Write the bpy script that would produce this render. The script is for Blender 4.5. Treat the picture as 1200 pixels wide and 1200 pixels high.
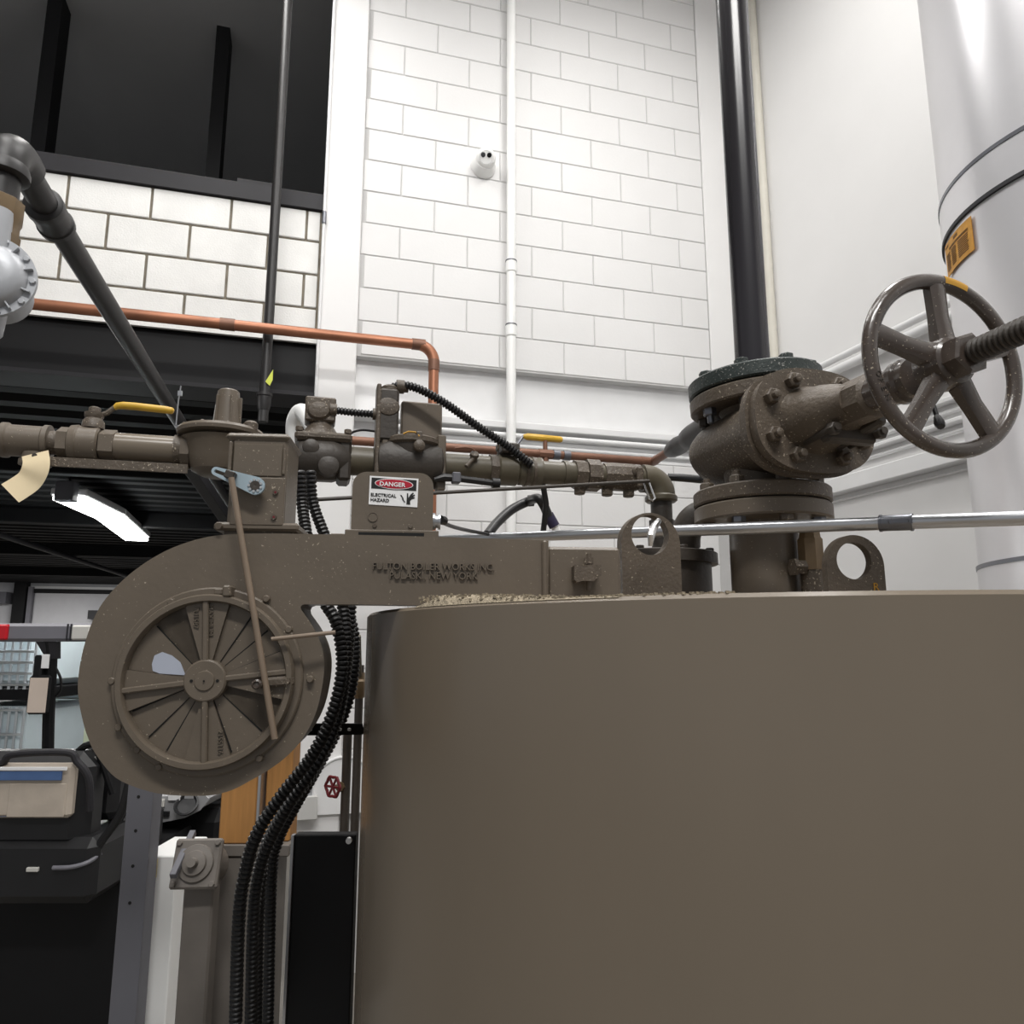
import bpy, math, random
from mathutils import Vector as V, Matrix
random.seed(7)
PI = math.pi
C = bpy.context.scene.collection
for o in list(bpy.data.objects): bpy.data.objects.remove(o)

# ------------------------------------------------------------------ camera, world, lights, exposure
F = 880.0                       # focal length in pixels of the 1200 px frame
PITCH = math.atan(0.176)
EZ = 1.60                       # eye height
cam_d = bpy.data.cameras.new('camera'); cam = bpy.data.objects.new('camera', cam_d); C.objects.link(cam)
cam_d.sensor_width = 36.0; cam_d.sensor_fit = 'HORIZONTAL'; cam_d.lens = 36.0 * F / 1200.0
cam_d.clip_start = 0.02; cam_d.clip_end = 100
cam.location = (0, 0, EZ); cam.rotation_euler = (PI / 2 + PITCH, 0, 0)
sc = bpy.context.scene
sc.camera = cam
sc.view_settings.view_transform = 'Standard'; sc.view_settings.look = 'None'
sc.view_settings.gamma = 1.0; sc.view_settings.use_curve_mapping = False
sc.view_settings.exposure = 0.0
w = bpy.data.worlds.new('world'); sc.world = w; w.use_nodes = True
bgn = w.node_tree.nodes['Background']
bgn.inputs[0].default_value = (0.95, 0.97, 1.0, 1); bgn.inputs[1].default_value = 0.34
def area(name, loc, size, power, target, color=(1, 0.985, 0.96)):
    l = bpy.data.lights.new(name, 'AREA'); l.shape = 'RECTANGLE'; l.size, l.size_y = size
    l.energy = power; l.color = color
    o = bpy.data.objects.new(name, l); C.objects.link(o); o.location = loc
    o.rotation_euler = (V(target) - V(loc)).to_track_quat('-Z', 'Y').to_euler()
    return o
# fluorescent strips of the high boiler room, all above and behind the frame
area('ceiling_lamp_light', (-1.35, 3.0, 5.7), (1.2, 0.2), 36, (-1.2, 3.1, 0))
area('ceiling_lamp_light', (-0.9, 0.7, 5.9), (2.4, 0.35), 58, (-0.6, 1.2, 0))
area('ceiling_lamp_light', (1.0, 2.0, 6.0), (2.4, 0.35), 82, (1.3, 2.0, 0))
area('ceiling_lamp_light', (0.4, -1.8, 5.6), (2.4, 0.35), 165, (0.4, 0.2, 1.0))
# unseen fill lights added to brighten the hall, its totes and far wall
area('hall_fill_light', (-4.2, 6.5, 2.7), (2.4, 0.3), 120, (-4.2, 6.6, 0))
area('hall_fill_light', (-2.6, 3.3, 2.9), (1.6, 0.3), 16, (-2.6, 3.4, 0))
area('hall_fill_light', (-9.5, 15.5, 2.85), (2.4, 0.3), 260, (-9.5, 15.8, 0))

# ------------------------------------------------------------------ geometry helpers
cP, sP = math.cos(PITCH), math.sin(PITCH)
def ray(px, py):
    r = (px - 600) / F; u = (600 - py) / F
    return V((r, cP - sP * u, sP + cP * u))
def P(px, py, d):                                   # point at optical depth d
    return ray(px, py) * d + V((0, 0, EZ))
def PZ(px, py, z):                                  # point on the horizontal plane at height z
    r = ray(px, py); return r * ((z - EZ) / r.z) + V((0, 0, EZ))
class Pl:                                           # a vertical plane, ang = heading of its u axis
    def __init__(s, pt, ang):
        s.o = V((pt[0], pt[1], 0)); a = math.radians(ang)
        s.u = V((math.cos(a), math.sin(a), 0)); s.n = V((math.sin(a), -math.cos(a), 0)); s.z = V((0, 0, 1))
    def hit(s, px, py, off=0.0):
        r = ray(px, py); k = ((s.o - s.n * off).dot(s.n)) / (r.x * s.n.x + r.y * s.n.y)
        return r * k + V((0, 0, EZ))
    def uz(s, px, py, off=0.0):
        h = s.hit(px, py, off); return (h - s.o).dot(s.u), h.z
    def W(s, u, off, z): return s.o + s.u * u - s.n * off + V((0, 0, z))
def perp(a):
    a = V(a).normalized()
    t = V((0, 0, 1)) if abs(a.z) < 0.9 else V((1, 0, 0))
    x = t.cross(a).normalized(); return x, a.cross(x).normalized(), a
class MB:
    def __init__(s): s.v = []; s.f = []
    def add(s, vs, fs):
        k = len(s.v); s.v += [V(p) for p in vs]; s.f += [tuple(i + k for i in f) for f in fs]; return s
    def box(s, c, ax, h, b=0.0):
        c = V(c); X, Y, Z = ax; hx, hy, hz = h
        b = min(b, hx * .9, hy * .9, hz * .9)
        if b <= 0:
            vs = [c + X * (hx * i) + Y * (hy * j) + Z * (hz * k) for i in (-1, 1) for j in (-1, 1) for k in (-1, 1)]
            fs = [(0, 1, 3, 2), (4, 6, 7, 5), (0, 4, 5, 1), (2, 3, 7, 6), (0, 2, 6, 4), (1, 5, 7, 3)]
            return s.conv(vs, fs, c)
        vs = []; idx = {}
        for i in (-1, 1):
            for j in (-1, 1):
                for k in (-1, 1):
                    for a in range(3):
                        q = [hx - b, hy - b, hz - b]; q[a] += b
                        idx[i, j, k, a] = len(vs); vs.append(c + X * (q[0] * i) + Y * (q[1] * j) + Z * (q[2] * k))
        fs = []
        S = (-1, 1)
        for i in S:
            fs.append([idx[i, j, k, 0] for j, k in ((-1, -1), (1, -1), (1, 1), (-1, 1))])
            fs.append([idx[j, i, k, 1] for j, k in ((-1, -1), (1, -1), (1, 1), (-1, 1))])
            fs.append([idx[j, k, i, 2] for j, k in ((-1, -1), (1, -1), (1, 1), (-1, 1))])
            for j in S:
                fs.append([idx[i, j, -1, 0], idx[i, j, 1, 0], idx[i, j, 1, 1], idx[i, j, -1, 1]])
                fs.append([idx[i, -1, j, 0], idx[i, 1, j, 0], idx[i, 1, j, 2], idx[i, -1, j, 2]])
                fs.append([idx[-1, i, j, 1], idx[1, i, j, 1], idx[1, i, j, 2], idx[-1, i, j, 2]])
                for k in S: fs.append([idx[i, j, k, 0], idx[i, j, k, 1], idx[i, j, k, 2]])
        return s.conv(vs, fs, c)
    def conv(s, vs, fs, c):                         # faces of a convex piece, turned outwards
        out = []
        for f in fs:
            p = [vs[i] for i in f]; m = sum(p, V()) / len(p)
            n = (p[1] - p[0]).cross(p[2] - p[1])
            out.append(tuple(f) if n.dot(m - c) > 0 else tuple(reversed(f)))
        return s.add(vs, out)
    def lathe(s, o, axis, prof, seg=24, rot=0.0, sx=1.0, sy=1.0, x=None):
        o = V(o); X, Y, A = perp(axis)
        if x is not None: X = V(x).normalized(); Y = A.cross(X)
        vs = []; fs = []
        for t, r in prof:
            for i in range(seg):
                a = 2 * PI * i / seg + rot
                vs.append(o + A * t + X * (r * sx * math.cos(a)) + Y * (r * sy * math.sin(a)))
        n = len(prof)
        for k in range(n - 1):
            for i in range(seg):
                j = (i + 1) % seg
                fs.append((k * seg + i, k * seg + j, (k + 1) * seg + j, (k + 1) * seg + i))
        if prof[0][1] > 1e-5: fs.append(tuple(reversed(range(seg))))
        if prof[-1][1] > 1e-5: fs.append(tuple((n - 1) * seg + i for i in range(seg)))
        return s.add(vs, fs)
    def cyl(s, a, b, r, r2=None, seg=20):
        a = V(a); b = V(b); L = (b - a).length
        return s.lathe(a, b - a, [(0, r), (L, r if r2 is None else r2)], seg)
    def bolt(s, o, axis, r, h, stud=0.0):           # hex head, optional stud
        s.lathe(o, axis, [(0, r), (h * .85, r), (h, r * .85)], 6)
        if stud: s.lathe(V(o) + V(axis).normalized() * h, axis, [(0, r * .5), (stud, r * .5), (stud * 1.15, r * .35)], 10)
        return s
    def tube(s, pts, r, seg=12, cap=True):
        pts = [V(p) for p in pts]; n = len(pts); X = None; vs = []; fs = []
        for i, p in enumerate(pts):
            t = (pts[min(i + 1, n - 1)] - pts[max(i - 1, 0)]).normalized()
            if X is None: X = perp(t)[0]
            X = (X - t * X.dot(t)).normalized(); Y = t.cross(X)
            rr = r[i] if isinstance(r, (list, tuple)) else r
            for k in range(seg):
                a = 2 * PI * k / seg; vs.append(p + X * (rr * math.cos(a)) + Y * (rr * math.sin(a)))
        for i in range(n - 1):
            for k in range(seg):
                j = (k + 1) % seg
                fs.append((i * seg + k, i * seg + j, (i + 1) * seg + j, (i + 1) * seg + k))
        if cap:
            fs.append(tuple(reversed(range(seg)))); fs.append(tuple((n - 1) * seg + k for k in range(seg)))
        return s.add(vs, fs)
    def prism(s, poly, ext, chamfer=0.0):           # poly: 3-D outline counter-clockwise seen from the front; ext: vector to the back
        poly = [V(p) for p in poly]; n = len(poly); ext = V(ext)
        c = sum(poly, V()) / n
        if chamfer:
            d = ext.normalized()
            fr = []
            for i, p in enumerate(poly):
                t = (poly[(i + 1) % n] - poly[i - 1]).normalized()
                fr.append(p + t.cross(d).normalized() * -chamfer)
            mid = [p + d * chamfer for p in poly]
            vs = fr + mid + [p + ext for p in poly]
            fs = [tuple(range(n)), tuple(reversed(range(2 * n, 3 * n)))]
            for i in range(n):
                j = (i + 1) % n
                fs.append((i, n + i, n + j, j)); fs.append((n + i, 2 * n + i, 2 * n + j, n + j))
            return s.add(vs, fs)
        vs = poly + [p + ext for p in poly]
        fs = [tuple(range(n)), tuple(reversed(range(n, 2 * n)))] + [(i, n + i, n + (i + 1) % n, (i + 1) % n) for i in range(n)]
        return s.add(vs, fs)
    def ring(s, outer, inner, ext):
        n = len(outer); ext = V(ext)
        vs = [V(p) for p in outer] + [V(p) for p in inner]; vs += [p + ext for p in vs]
        fs = []
        for i in range(n):
            j = (i + 1) % n
            fs += [(i, j, n + j, n + i), (2 * n + i, 3 * n + i, 3 * n + j, 2 * n + j),
                   (i, 2 * n + i, 2 * n + j, j), (n + i, n + j, 3 * n + j, 3 * n + i)]
        return s.add(vs, fs)
def T3(u, n, z=V((0, 0, 1))): return (u, n, z)
AXW = (V((1, 0, 0)), V((0, 1, 0)), V((0, 0, 1)))
def bez(pts, n=10):                                 # Catmull-Rom through points
    pts = [V(p) for p in pts]; out = []
    q = [pts[0] * 2 - pts[1]] + pts + [pts[-1] * 2 - pts[-2]]
    for i in range(1, len(q) - 2):
        a, b, c, d = q[i - 1:i + 3]
        for k in range(n):
            t = k / n
            out.append(0.5 * (2 * b + (c - a) * t + (2 * a - 5 * b + 4 * c - d) * t * t + (3 * b - a - 3 * c + d) * t ** 3))
    return out + [pts[-1]]
def resample(pts, step):
    out = [pts[0]]; acc = 0.0
    for a, b in zip(pts, pts[1:]):
        L = (b - a).length; x = step - acc
        while x <= L:
            out.append(a.lerp(b, x / L)); x += step
        acc = (acc + L) % step
    return out
def corrugated(mb, ctrl, r, pitch=0.006, depth=0.18, seg=10):
    pts = resample(bez(ctrl, 16), pitch / 3); rad = []
    for i in range(len(pts)): rad.append(r * (1.0 if i % 3 else 1 - depth * 1.6) )
    return mb.tube(pts, rad, seg)

def mesh_of(mb, name, origin, smooth=35):
    me = bpy.data.meshes.new(name)
    me.from_pydata([tuple(p - origin) for p in mb.v], [], mb.f); me.update()
    if smooth:
        me.polygons.foreach_set('use_smooth', [True] * len(me.polygons)); me.set_sharp_from_angle(angle=math.radians(smooth))
    return me
def obj(name, mb, mat, parent=None, label=None, cat=None, group=None, kind=None, smooth=35):
    lo = V((min(p.x for p in mb.v), min(p.y for p in mb.v), min(p.z for p in mb.v)))
    hi = V((max(p.x for p in mb.v), max(p.y for p in mb.v), max(p.z for p in mb.v)))
    org = V(((lo.x + hi.x) / 2, (lo.y + hi.y) / 2, lo.z))
    me = mesh_of(mb, name, org, smooth); me.materials.append(M[mat])
    o = bpy.data.objects.new(name, me); C.objects.link(o)
    o.location = org
    if parent is not None:
        o.parent = parent; o.location = org - wloc(parent)
    tag(o, label, cat, group, kind)
    return o
WL = {}
def wloc(o):
    p = V(o.location)
    while o.parent: o = o.parent; p += o.location
    return p
def tag(o, label=None, cat=None, group=None, kind=None):
    if label: o['label'] = label
    if cat: o['category'] = cat
    if group: o['group'] = group
    if kind: o['kind'] = kind
    return o
def thing(name, label, cat, loc, group=None, kind=None):
    o = bpy.data.objects.new(name, None); C.objects.link(o); o.location = V(loc); o.empty_display_size = 0.05
    return tag(o, label, cat, group, kind)
def text_mb(txt, size, origin, X, Y, ext, spacing=1.0, align='LEFT', bold=0.0):
    cu = bpy.data.curves.new('lettering', 'FONT'); cu.body = txt; cu.size = size; cu.extrude = 0.5; cu.space_character = spacing
    cu.align_x = align; cu.resolution_u = 2; cu.offset = bold
    to = bpy.data.objects.new('lettering_tmp', cu); C.objects.link(to)
    me = bpy.data.meshes.new_from_object(to)
    N = V(X).cross(V(Y)).normalized(); mb = MB()
    mb.add([V(origin) + X * p.co.x + Y * p.co.y + N * (p.co.z * ext) for p in me.vertices], [tuple(f.vertices) for f in me.polygons])
    bpy.data.objects.remove(to); bpy.data.curves.remove(cu); bpy.data.meshes.remove(me)
    return mb

# ------------------------------------------------------------------ materials
M = {}
def lin(c):
    c = c / 255.0; return c / 12.92 if c <= 0.04045 else ((c + 0.055) / 1.055) ** 2.4
def mat(name, rgb, rough=0.5, metal=0.0, var=0.12, vs=6.0, bump=0.0, bs=80.0, speck=None, coat=0.0, emit=0.0, stretch=None, spec=0.5):
    m = bpy.data.materials.new(name); m.use_nodes = True; nt = m.node_tree; N = nt.nodes; L = nt.links
    b = N['Principled BSDF']; col = [lin(x) for x in rgb]
    b.inputs['Roughness'].default_value = rough; b.inputs['Metallic'].default_value = metal
    b.inputs['Coat Weight'].default_value = coat; b.inputs['Coat Roughness'].default_value = 0.15
    b.inputs['Specular IOR Level'].default_value = spec
    geo = N.new('ShaderNodeNewGeometry'); src = geo.outputs['Position']
    if stretch:
        mp = N.new('ShaderNodeMapping'); mp.inputs['Scale'].default_value = stretch; L.new(src, mp.inputs['Vector']); src = mp.outputs[0]
    no = N.new('ShaderNodeTexNoise'); no.inputs['Scale'].default_value = vs; no.inputs['Detail'].default_value = 6; L.new(src, no.inputs['Vector'])
    cr = N.new('ShaderNodeValToRGB'); cr.color_ramp.elements[0].position = 0.3; cr.color_ramp.elements[1].position = 0.7
    cr.color_ramp.elements[0].color = [x * (1 - var) for x in col] + [1]
    cr.color_ramp.elements[1].color = [min(1, x * (1 + var)) for x in col] + [1]
    L.new(no.outputs['Fac'], cr.inputs[0]); out = cr.outputs[0]
    if speck:
        sc_, thr, srgb = speck
        n2 = N.new('ShaderNodeTexNoise'); n2.inputs['Scale'].default_value = sc_; n2.inputs['Detail'].default_value = 2; L.new(geo.outputs['Position'], n2.inputs['Vector'])
        n3 = N.new('ShaderNodeTexNoise'); n3.inputs['Scale'].default_value = 9; L.new(geo.outputs['Position'], n3.inputs['Vector'])
        ma = N.new('ShaderNodeMath'); ma.operation = 'MULTIPLY_ADD'; L.new(n3.outputs['Fac'], ma.inputs[0]); ma.inputs[1].default_value = 0.25; L.new(n2.outputs['Fac'], ma.inputs[2])
        r2 = N.new('ShaderNodeMapRange'); r2.inputs[1].default_value = thr + 0.125; r2.inputs[2].default_value = thr + 0.165; L.new(ma.outputs[0], r2.inputs[0])
        mx = N.new('ShaderNodeMix'); mx.data_type = 'RGBA'; L.new(r2.outputs[0], mx.inputs[0]); L.new(out, mx.inputs[6])
        mx.inputs[7].default_value = [lin(x) for x in srgb] + [1]; out = mx.outputs[2]
    L.new(out, b.inputs['Base Color'])
    if bump:
        nb = N.new('ShaderNodeTexNoise'); nb.inputs['Scale'].default_value = bs; nb.inputs['Detail'].default_value = 4; L.new(src, nb.inputs['Vector'])
        bu = N.new('ShaderNodeBump'); bu.inputs['Strength'].default_value = bump; bu.inputs['Distance'].default_value = 0.004
        L.new(nb.outputs['Fac'], bu.inputs['Height']); L.new(bu.outputs[0], b.inputs['Normal'])
    if emit:
        b.inputs['Emission Color'].default_value = col + [1]; b.inputs['Emission Strength'].default_value = emit
    M[name] = m; return m
DUST = (170, 158, 140)
mat('white_wall', (220, 219, 218), 0.55, var=0.03, vs=1.5, bump=0.12, bs=60)
mat('white_smooth', (228, 227, 226), 0.5, var=0.03, vs=1.2, bump=0.04, bs=20)
mat('wall_joint', (190, 189, 188), 0.7, var=0.05)
mat('raw_block', (234, 233, 230), 0.85, var=0.06, vs=5, bump=0.35, bs=120)
mat('mortar', (122, 115, 102), 0.9, var=0.3, vs=12, bump=0.5, bs=90)
mat('white_steel', (228, 228, 228), 0.4, var=0.03)
mat('white_plastic', (238, 238, 236), 0.35, var=0.02)
mat('black_steel', (15, 15, 17), 0.6, var=0.2, vs=4, spec=0.3)
mat('dark_beam', (44, 43, 46), 0.6, var=0.1, spec=0.3)
mat('deck_black', (12, 12, 14), 0.7, var=0.25, vs=3, spec=0.25)
mat('floor', (120, 116, 110), 0.6, var=0.1, vs=2, bump=0.1)
mat('boiler_paint', (122, 111, 97), 0.27, var=0.07, vs=3.0, bump=0.22, bs=7, stretch=(1, 1, 0.25), speck=(150, 0.86, DUST))
mat('brown_paint', (102, 92, 80), 0.42, var=0.08, vs=14, bump=0.08, bs=120, speck=(320, 0.71, DUST))
mat('brown_cast', (88, 78, 67), 0.5, var=0.14, vs=22, bump=0.35, bs=160, speck=(300, 0.665, DUST))
mat('brown_gloss', (72, 63, 57), 0.26, var=0.10, vs=18, bump=0.12, bs=110, speck=(330, 0.69, DUST), coat=0.4)
mat('olive_pipe', (90, 83, 68), 0.42, var=0.12, vs=10, bump=0.08)
mat('dark_cast', (62, 56, 50), 0.5, var=0.15, vs=14, bump=0.2, bs=120)
mat('dust', (150, 138, 118), 0.95, var=0.25, vs=160, bump=0.8, bs=300)
mat('black_pipe', (40, 38, 42), 0.24, var=0.25, vs=10, bump=0.05, bs=40, stretch=(1, 1, 0.1))
mat('grey_black_pipe', (31, 29, 29), 0.45, var=0.15, vs=9)
mat('green_black', (44, 52, 50), 0.5, var=0.2, vs=30, bump=0.3, bs=150, speck=(300, 0.64, (150, 150, 145)))
mat('black_rubber', (26, 25, 26), 0.42, var=0.1)
mat('black_gap', (12, 11, 10), 0.8)
mat('copper', (158, 106, 80), 0.42, metal=0.5, var=0.22, vs=5)
mat('copper_dull', (122, 86, 68), 0.5, metal=0.3, var=0.2, vs=7)
mat('brass', (116, 97, 72), 0.42, metal=0.3, var=0.2, vs=14)
mat('galv', (196, 198, 202), 0.28, metal=0.85, var=0.06, vs=8)
mat('zinc_dark', (120, 122, 128), 0.35, metal=0.8, var=0.08)
mat('bright_steel', (220, 220, 220), 0.25, metal=0.9, var=0.05)
mat('aluminium', (172, 174, 178), 0.45, metal=0.35, var=0.06, vs=10, bump=0.06)
mat('stainless', (226, 225, 228), 0.3, metal=0.4, var=0.06, vs=2.5, bump=0.05, bs=3)
mat('seam_dark', (40, 40, 44), 0.6)
mat('yellow_grip', (206, 164, 52), 0.45, var=0.12, vs=20)
mat('yellow_mark', (186, 138, 40), 0.6, var=0.1)
mat('yellow_green', (206, 214, 70), 0.5)
mat('crank_blue', (166, 184, 194), 0.4, metal=0.2, var=0.1, vs=40)
mat('paper_tag', (226, 208, 172), 0.8, var=0.08, vs=12)
mat('cream_pipe', (214, 210, 198), 0.5, var=0.04)
mat('sign_white', (240, 240, 240), 0.4, var=0.01)
mat('sign_black', (18, 18, 18), 0.5)
mat('sign_red', (176, 24, 48), 0.4, var=0.02)
mat('orange_label', (214, 154, 54), 0.55, var=0.12, vs=60)
mat('label_ink', (120, 84, 36), 0.7)
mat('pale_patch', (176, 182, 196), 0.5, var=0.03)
mat('rod_tan', (126, 110, 94), 0.45, var=0.1, vs=20)
mat('timber', (176, 126, 70), 0.65, var=0.18, vs=9, bump=0.1, stretch=(9, 9, 0.6))
mat('grey_post', (98, 98, 104), 0.5, var=0.06)
mat('grey_machine', (112, 106, 100), 0.55, var=0.12, vs=12, bump=0.1)
mat('guard_grey', (118, 117, 124), 0.45, var=0.05)
mat('red_lens', (196, 22, 36), 0.3, var=0.05)
mat('clear_lens', (208, 206, 200), 0.25, var=0.05)
mat('mirror_glass', (212, 196, 182), 0.25, var=0.06)
mat('seat_black', (26, 26, 28), 0.5, var=0.15)
mat('tape', (190, 178, 164), 0.7, var=0.08, vs=14, bump=0.2, bs=30)
mat('tape_blue', (76, 104, 150), 0.65, var=0.1, vs=12)
mat('console_grey', (176, 176, 178), 0.4, var=0.05)
mat('tote_white', (212, 226, 232), 0.4, var=0.03)
mat('tote_green', (206, 214, 188), 0.5, var=0.03)
mat('cage_steel', (206, 212, 216), 0.35, metal=0.5)
mat('red_handle', (104, 26, 34), 0.4, var=0.1)
mat('box_grey', (196, 195, 192), 0.5, var=0.03)
mat('purple_tape', (44, 38, 66), 0.5)
mat('bag_yellow', (216, 192, 40), 0.5)
mat('cyan', (70, 150, 190), 0.5)
mat('hall_wall', (196, 196, 200), 0.7, var=0.03)
mat('lamp_tube', (255, 255, 252), 0.4, emit=14.0)
mat('glass_black', (8, 8, 10), 0.1)

# ------------------------------------------------------------------ frames measured from the room
O_W = ray(660, 300) * 4.7
WB = Pl(O_W, 15.5)                                  # back wall plane
UW, NW = WB.u, WB.n                                 # NW points at the viewer
AXB = (UW, NW, V((0, 0, 1)))
CEIL = 6.5
u_colL = WB.uz(372, 400)[0]; u_colR = WB.uz(418, 400)[0]
u_pilR = WB.uz(827, 300)[0]; u_corner = WB.uz(893, 400)[0]
zC0 = EZ + 2.832                                    # a course line of the painted wall
uJ0 = WB.uz(658.75, 237)[0]
z_led = WB.uz(605, 435)[1]                          # underside of the upper blockwork
z_low = WB.uz(605, 533)[1]                          # top of the lower blockwork
corner = WB.W(u_corner, 0, 0)
dR = V((-0.3357, 1, 0)).normalized() * -1           # right wall, from the corner to the viewer
WR = Pl(corner, math.degrees(math.atan2(dR.y, dR.x)))
AXR = (WR.u, WR.n, V((0, 0, 1)))

# ------------------------------------------------------------------ room shell
def slab(name, lo, hi, mt, **k):
    mb = MB().box([(a + b) / 2 for a, b in zip(lo, hi)], AXW, [(b - a) / 2 for a, b in zip(lo, hi)])
    return obj(name, mb, mt, kind='structure', smooth=0, **k)
def wslab(name, pl, u0, u1, o0, o1, z0, z1, mt, parent=None, b=0, **k):
    mb = MB().box(pl.W((u0 + u1) / 2, (o0 + o1) / 2, (z0 + z1) / 2), (pl.u, pl.n, V((0, 0, 1))), (abs(u1 - u0) / 2, abs(o1 - o0) / 2, abs(z1 - z0) / 2), b)
    return obj(name, mb, mt, parent, smooth=0 if not b else 35, **k)
slab('floor', (-16, -6, -0.1), (14, 30, 0), 'floor', label='grey concrete floor of the boiler room')
blk = {}
def blocks(parent, pl, ua, ub, za, zb, u0, z0, mt, joint, prouder=0.0):
    k = math.floor((za - z0) / .2032)
    zz = z0 + k * .2032
    while zz < zb:
        odd = k % 2
        a = u0 + (.2032 if odd else 0) + math.floor((ua - u0 - .5) / .4064) * .4064
        while a < ub:
            l, r = max(a, ua) , min(a + .4064, ub); b_, t = max(zz, za), min(zz + .2032, zb)
            if r - l > .03 and t - b_ > .03:
                wd, ht = round(r - l - joint, 4), round(t - b_ - joint, 4)
                key = (mt, wd, ht)
                if key not in blk:
                    mb = MB().box(V(), (pl.u, pl.n, V((0, 0, 1))), (wd / 2, .03, ht / 2), .0035)
                    me = mesh_of(mb, 'block', V(), 0); me.materials.append(M[mt]); blk[key] = me
                o = bpy.data.objects.new('block', blk[key]); C.objects.link(o); o.parent = parent
                o.location = pl.W((l + r) / 2, .03 - prouder - random.random() * .0012, (b_ + t) / 2) - wloc(parent)
            a += .4064
        zz += .2032; k += 1
# painted back wall: backing slab, blockwork above and below the steel beam
wb = wslab('wall_back', WB, u_colR - .02, u_corner + .3, .0045, .25, z_led, CEIL, 'wall_joint', kind='structure', label='white painted concrete block wall at the back')
blocks(wb, WB, u_colR, u_pilR, z_led, CEIL, uJ0, zC0, 'white_wall', .006)
wb2 = wslab('wall_back', WB, u_colR - .02, u_corner + .3, .0045, .25, 0, z_low, 'wall_joint', kind='structure', label='white painted block wall below the steel beam')
blocks(wb2, WB, u_colR, u_pilR, z_low - 1.9, z_low, uJ0 + .1, z_low, 'white_wall', .006)
# white steel beam in the recess between them
tb = thing('trim_1', 'white painted steel beam let into the block wall', 'beam', WB.W((u_colR + u_corner) / 2, .1, z_low), kind='structure')
z_f1, z_f2 = WB.uz(605, 496)[1], WB.uz(605, 504)[1]
wslab('beam_web', WB, u_colR - .02, u_corner + .3, .07, .25, z_low, z_led, 'white_steel', tb)
wslab('beam_flange', WB, u_colR, u_corner, -.03, .07, z_f2, z_f1, 'white_steel', tb, .004)
wslab('beam_lip', WB, u_colR, u_corner, .0, .07, z_low, z_low + .02, 'white_steel', tb, .004)
for i, (yy, r) in enumerate(((512, .017), (523, .013))):
    z = WB.uz(605, yy)[1]
    o = obj('wall_conduit', MB().cyl(WB.W(u_colR + .2, -.02 + .02 * i, z), WB.W(u_corner - .02, -.02 + .02 * i, z), r), 'white_steel', None,
            ('upper' if i == 0 else 'lower') + ' thin white conduit running along the back wall beam', 'conduit', 'white conduits along the back wall')
# smooth pilasters
wslab('wall_pilaster', WB, u_colL, u_colR, -.03, .3, 0, CEIL, 'white_smooth', kind='structure', b=.006, label='smooth white pilaster beside the dark opening')
wslab('wall_pilaster', WB, u_pilR, u_corner + .3, -.012, .004, z_led, CEIL, 'white_smooth', kind='structure', b=.004, label='smooth white strip of wall behind the black riser pipe')
# right wall
wr = wslab('wall_right', WR, -.2, 7, 0, .2, 0, CEIL, 'white_smooth', kind='structure', label='smooth white side wall behind the flue')
tr = thing('trim_2', 'ribbed white steel rails along the side wall', 'rail', WR.W(2, -.05, 1.8), kind='structure')
def rail(px, y0, y1, off, rnd=False):
    z1, z0 = WR.uz(px, y0)[1], WR.uz(px, y1)[1]
    if rnd:
        obj('rail_tube', MB().cyl(WR.W(0.02, -off, (z0 + z1) / 2), WR.W(6.5, -off, (z0 + z1) / 2), (z1 - z0) / 2), 'white_steel', tr)
    else: wslab('rail_rib', WR, 0.02, 6.5, -off, 0, z0, z1, 'white_steel', tr, .006)
rail(1082, 372, 381, .05, True); rail(1082, 385, 397, .045, True)
rail(1112, 468, 475, .05); rail(1112, 482, 487, .03); rail(1112, 495, 501, .05); rail(1112, 508, 512, .03)
rail(1120, 524, 546, .07); rail(1120, 552, 555, .02)
slab('ceiling', (-8, -4, CEIL), (9, 9, CEIL + .1), 'white_smooth', label='high white ceiling of the boiler room')
# raw block strip over the opening on the left
uo = -8.0
zS1 = WB.uz(200, 222)[1]; zS0 = WB.uz(200, 386)[1]
zl0 = EZ + 2.262; ul0 = WB.uz(130, 220)[0]
wl = wslab('wall_left', WB, uo, u_colL, .009, .22, zS0, zS1, 'mortar', kind='structure', label='bare white concrete block strip above the opening')
kodd = round((zl0 - .2032 * round(zl0 / .2032)) * 0)
blocks(wl, WB, -4.6, u_colL - .01, zS0 + .03, zS1, ul0 + .2032, zl0 + .2032 * 2, 'raw_block', .014)
# dark steel lintel above and header beam below that strip
zL1 = WB.uz(200, 203)[1]
lt = wslab('trim_3', WB, uo, u_colL, -.02, .2, zS1, zL1, 'dark_beam', kind='structure', label='dark grey steel lintel under the upper opening')
zh0 = WB.uz(200, 454)[1]; zh1 = WB.uz(200, 386)[1] + .03
hd = thing('trim_4', 'black steel header beam over the wide opening', 'beam', WB.W(-2.6, .1, zh0), kind='structure')
wslab('beam_web', WB, uo, u_colL, .03, .10, zh0 + .02, zh1 - .03, 'black_steel', hd)
wslab('beam_flange', WB, uo, u_colL, -.05, .2, zh0, zh0 + .022, 'dark_beam', hd)
wslab('beam_flange', WB, uo, u_colL, -.012, .2, zh1 - .03, zh1, 'raw_block', hd)
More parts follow.
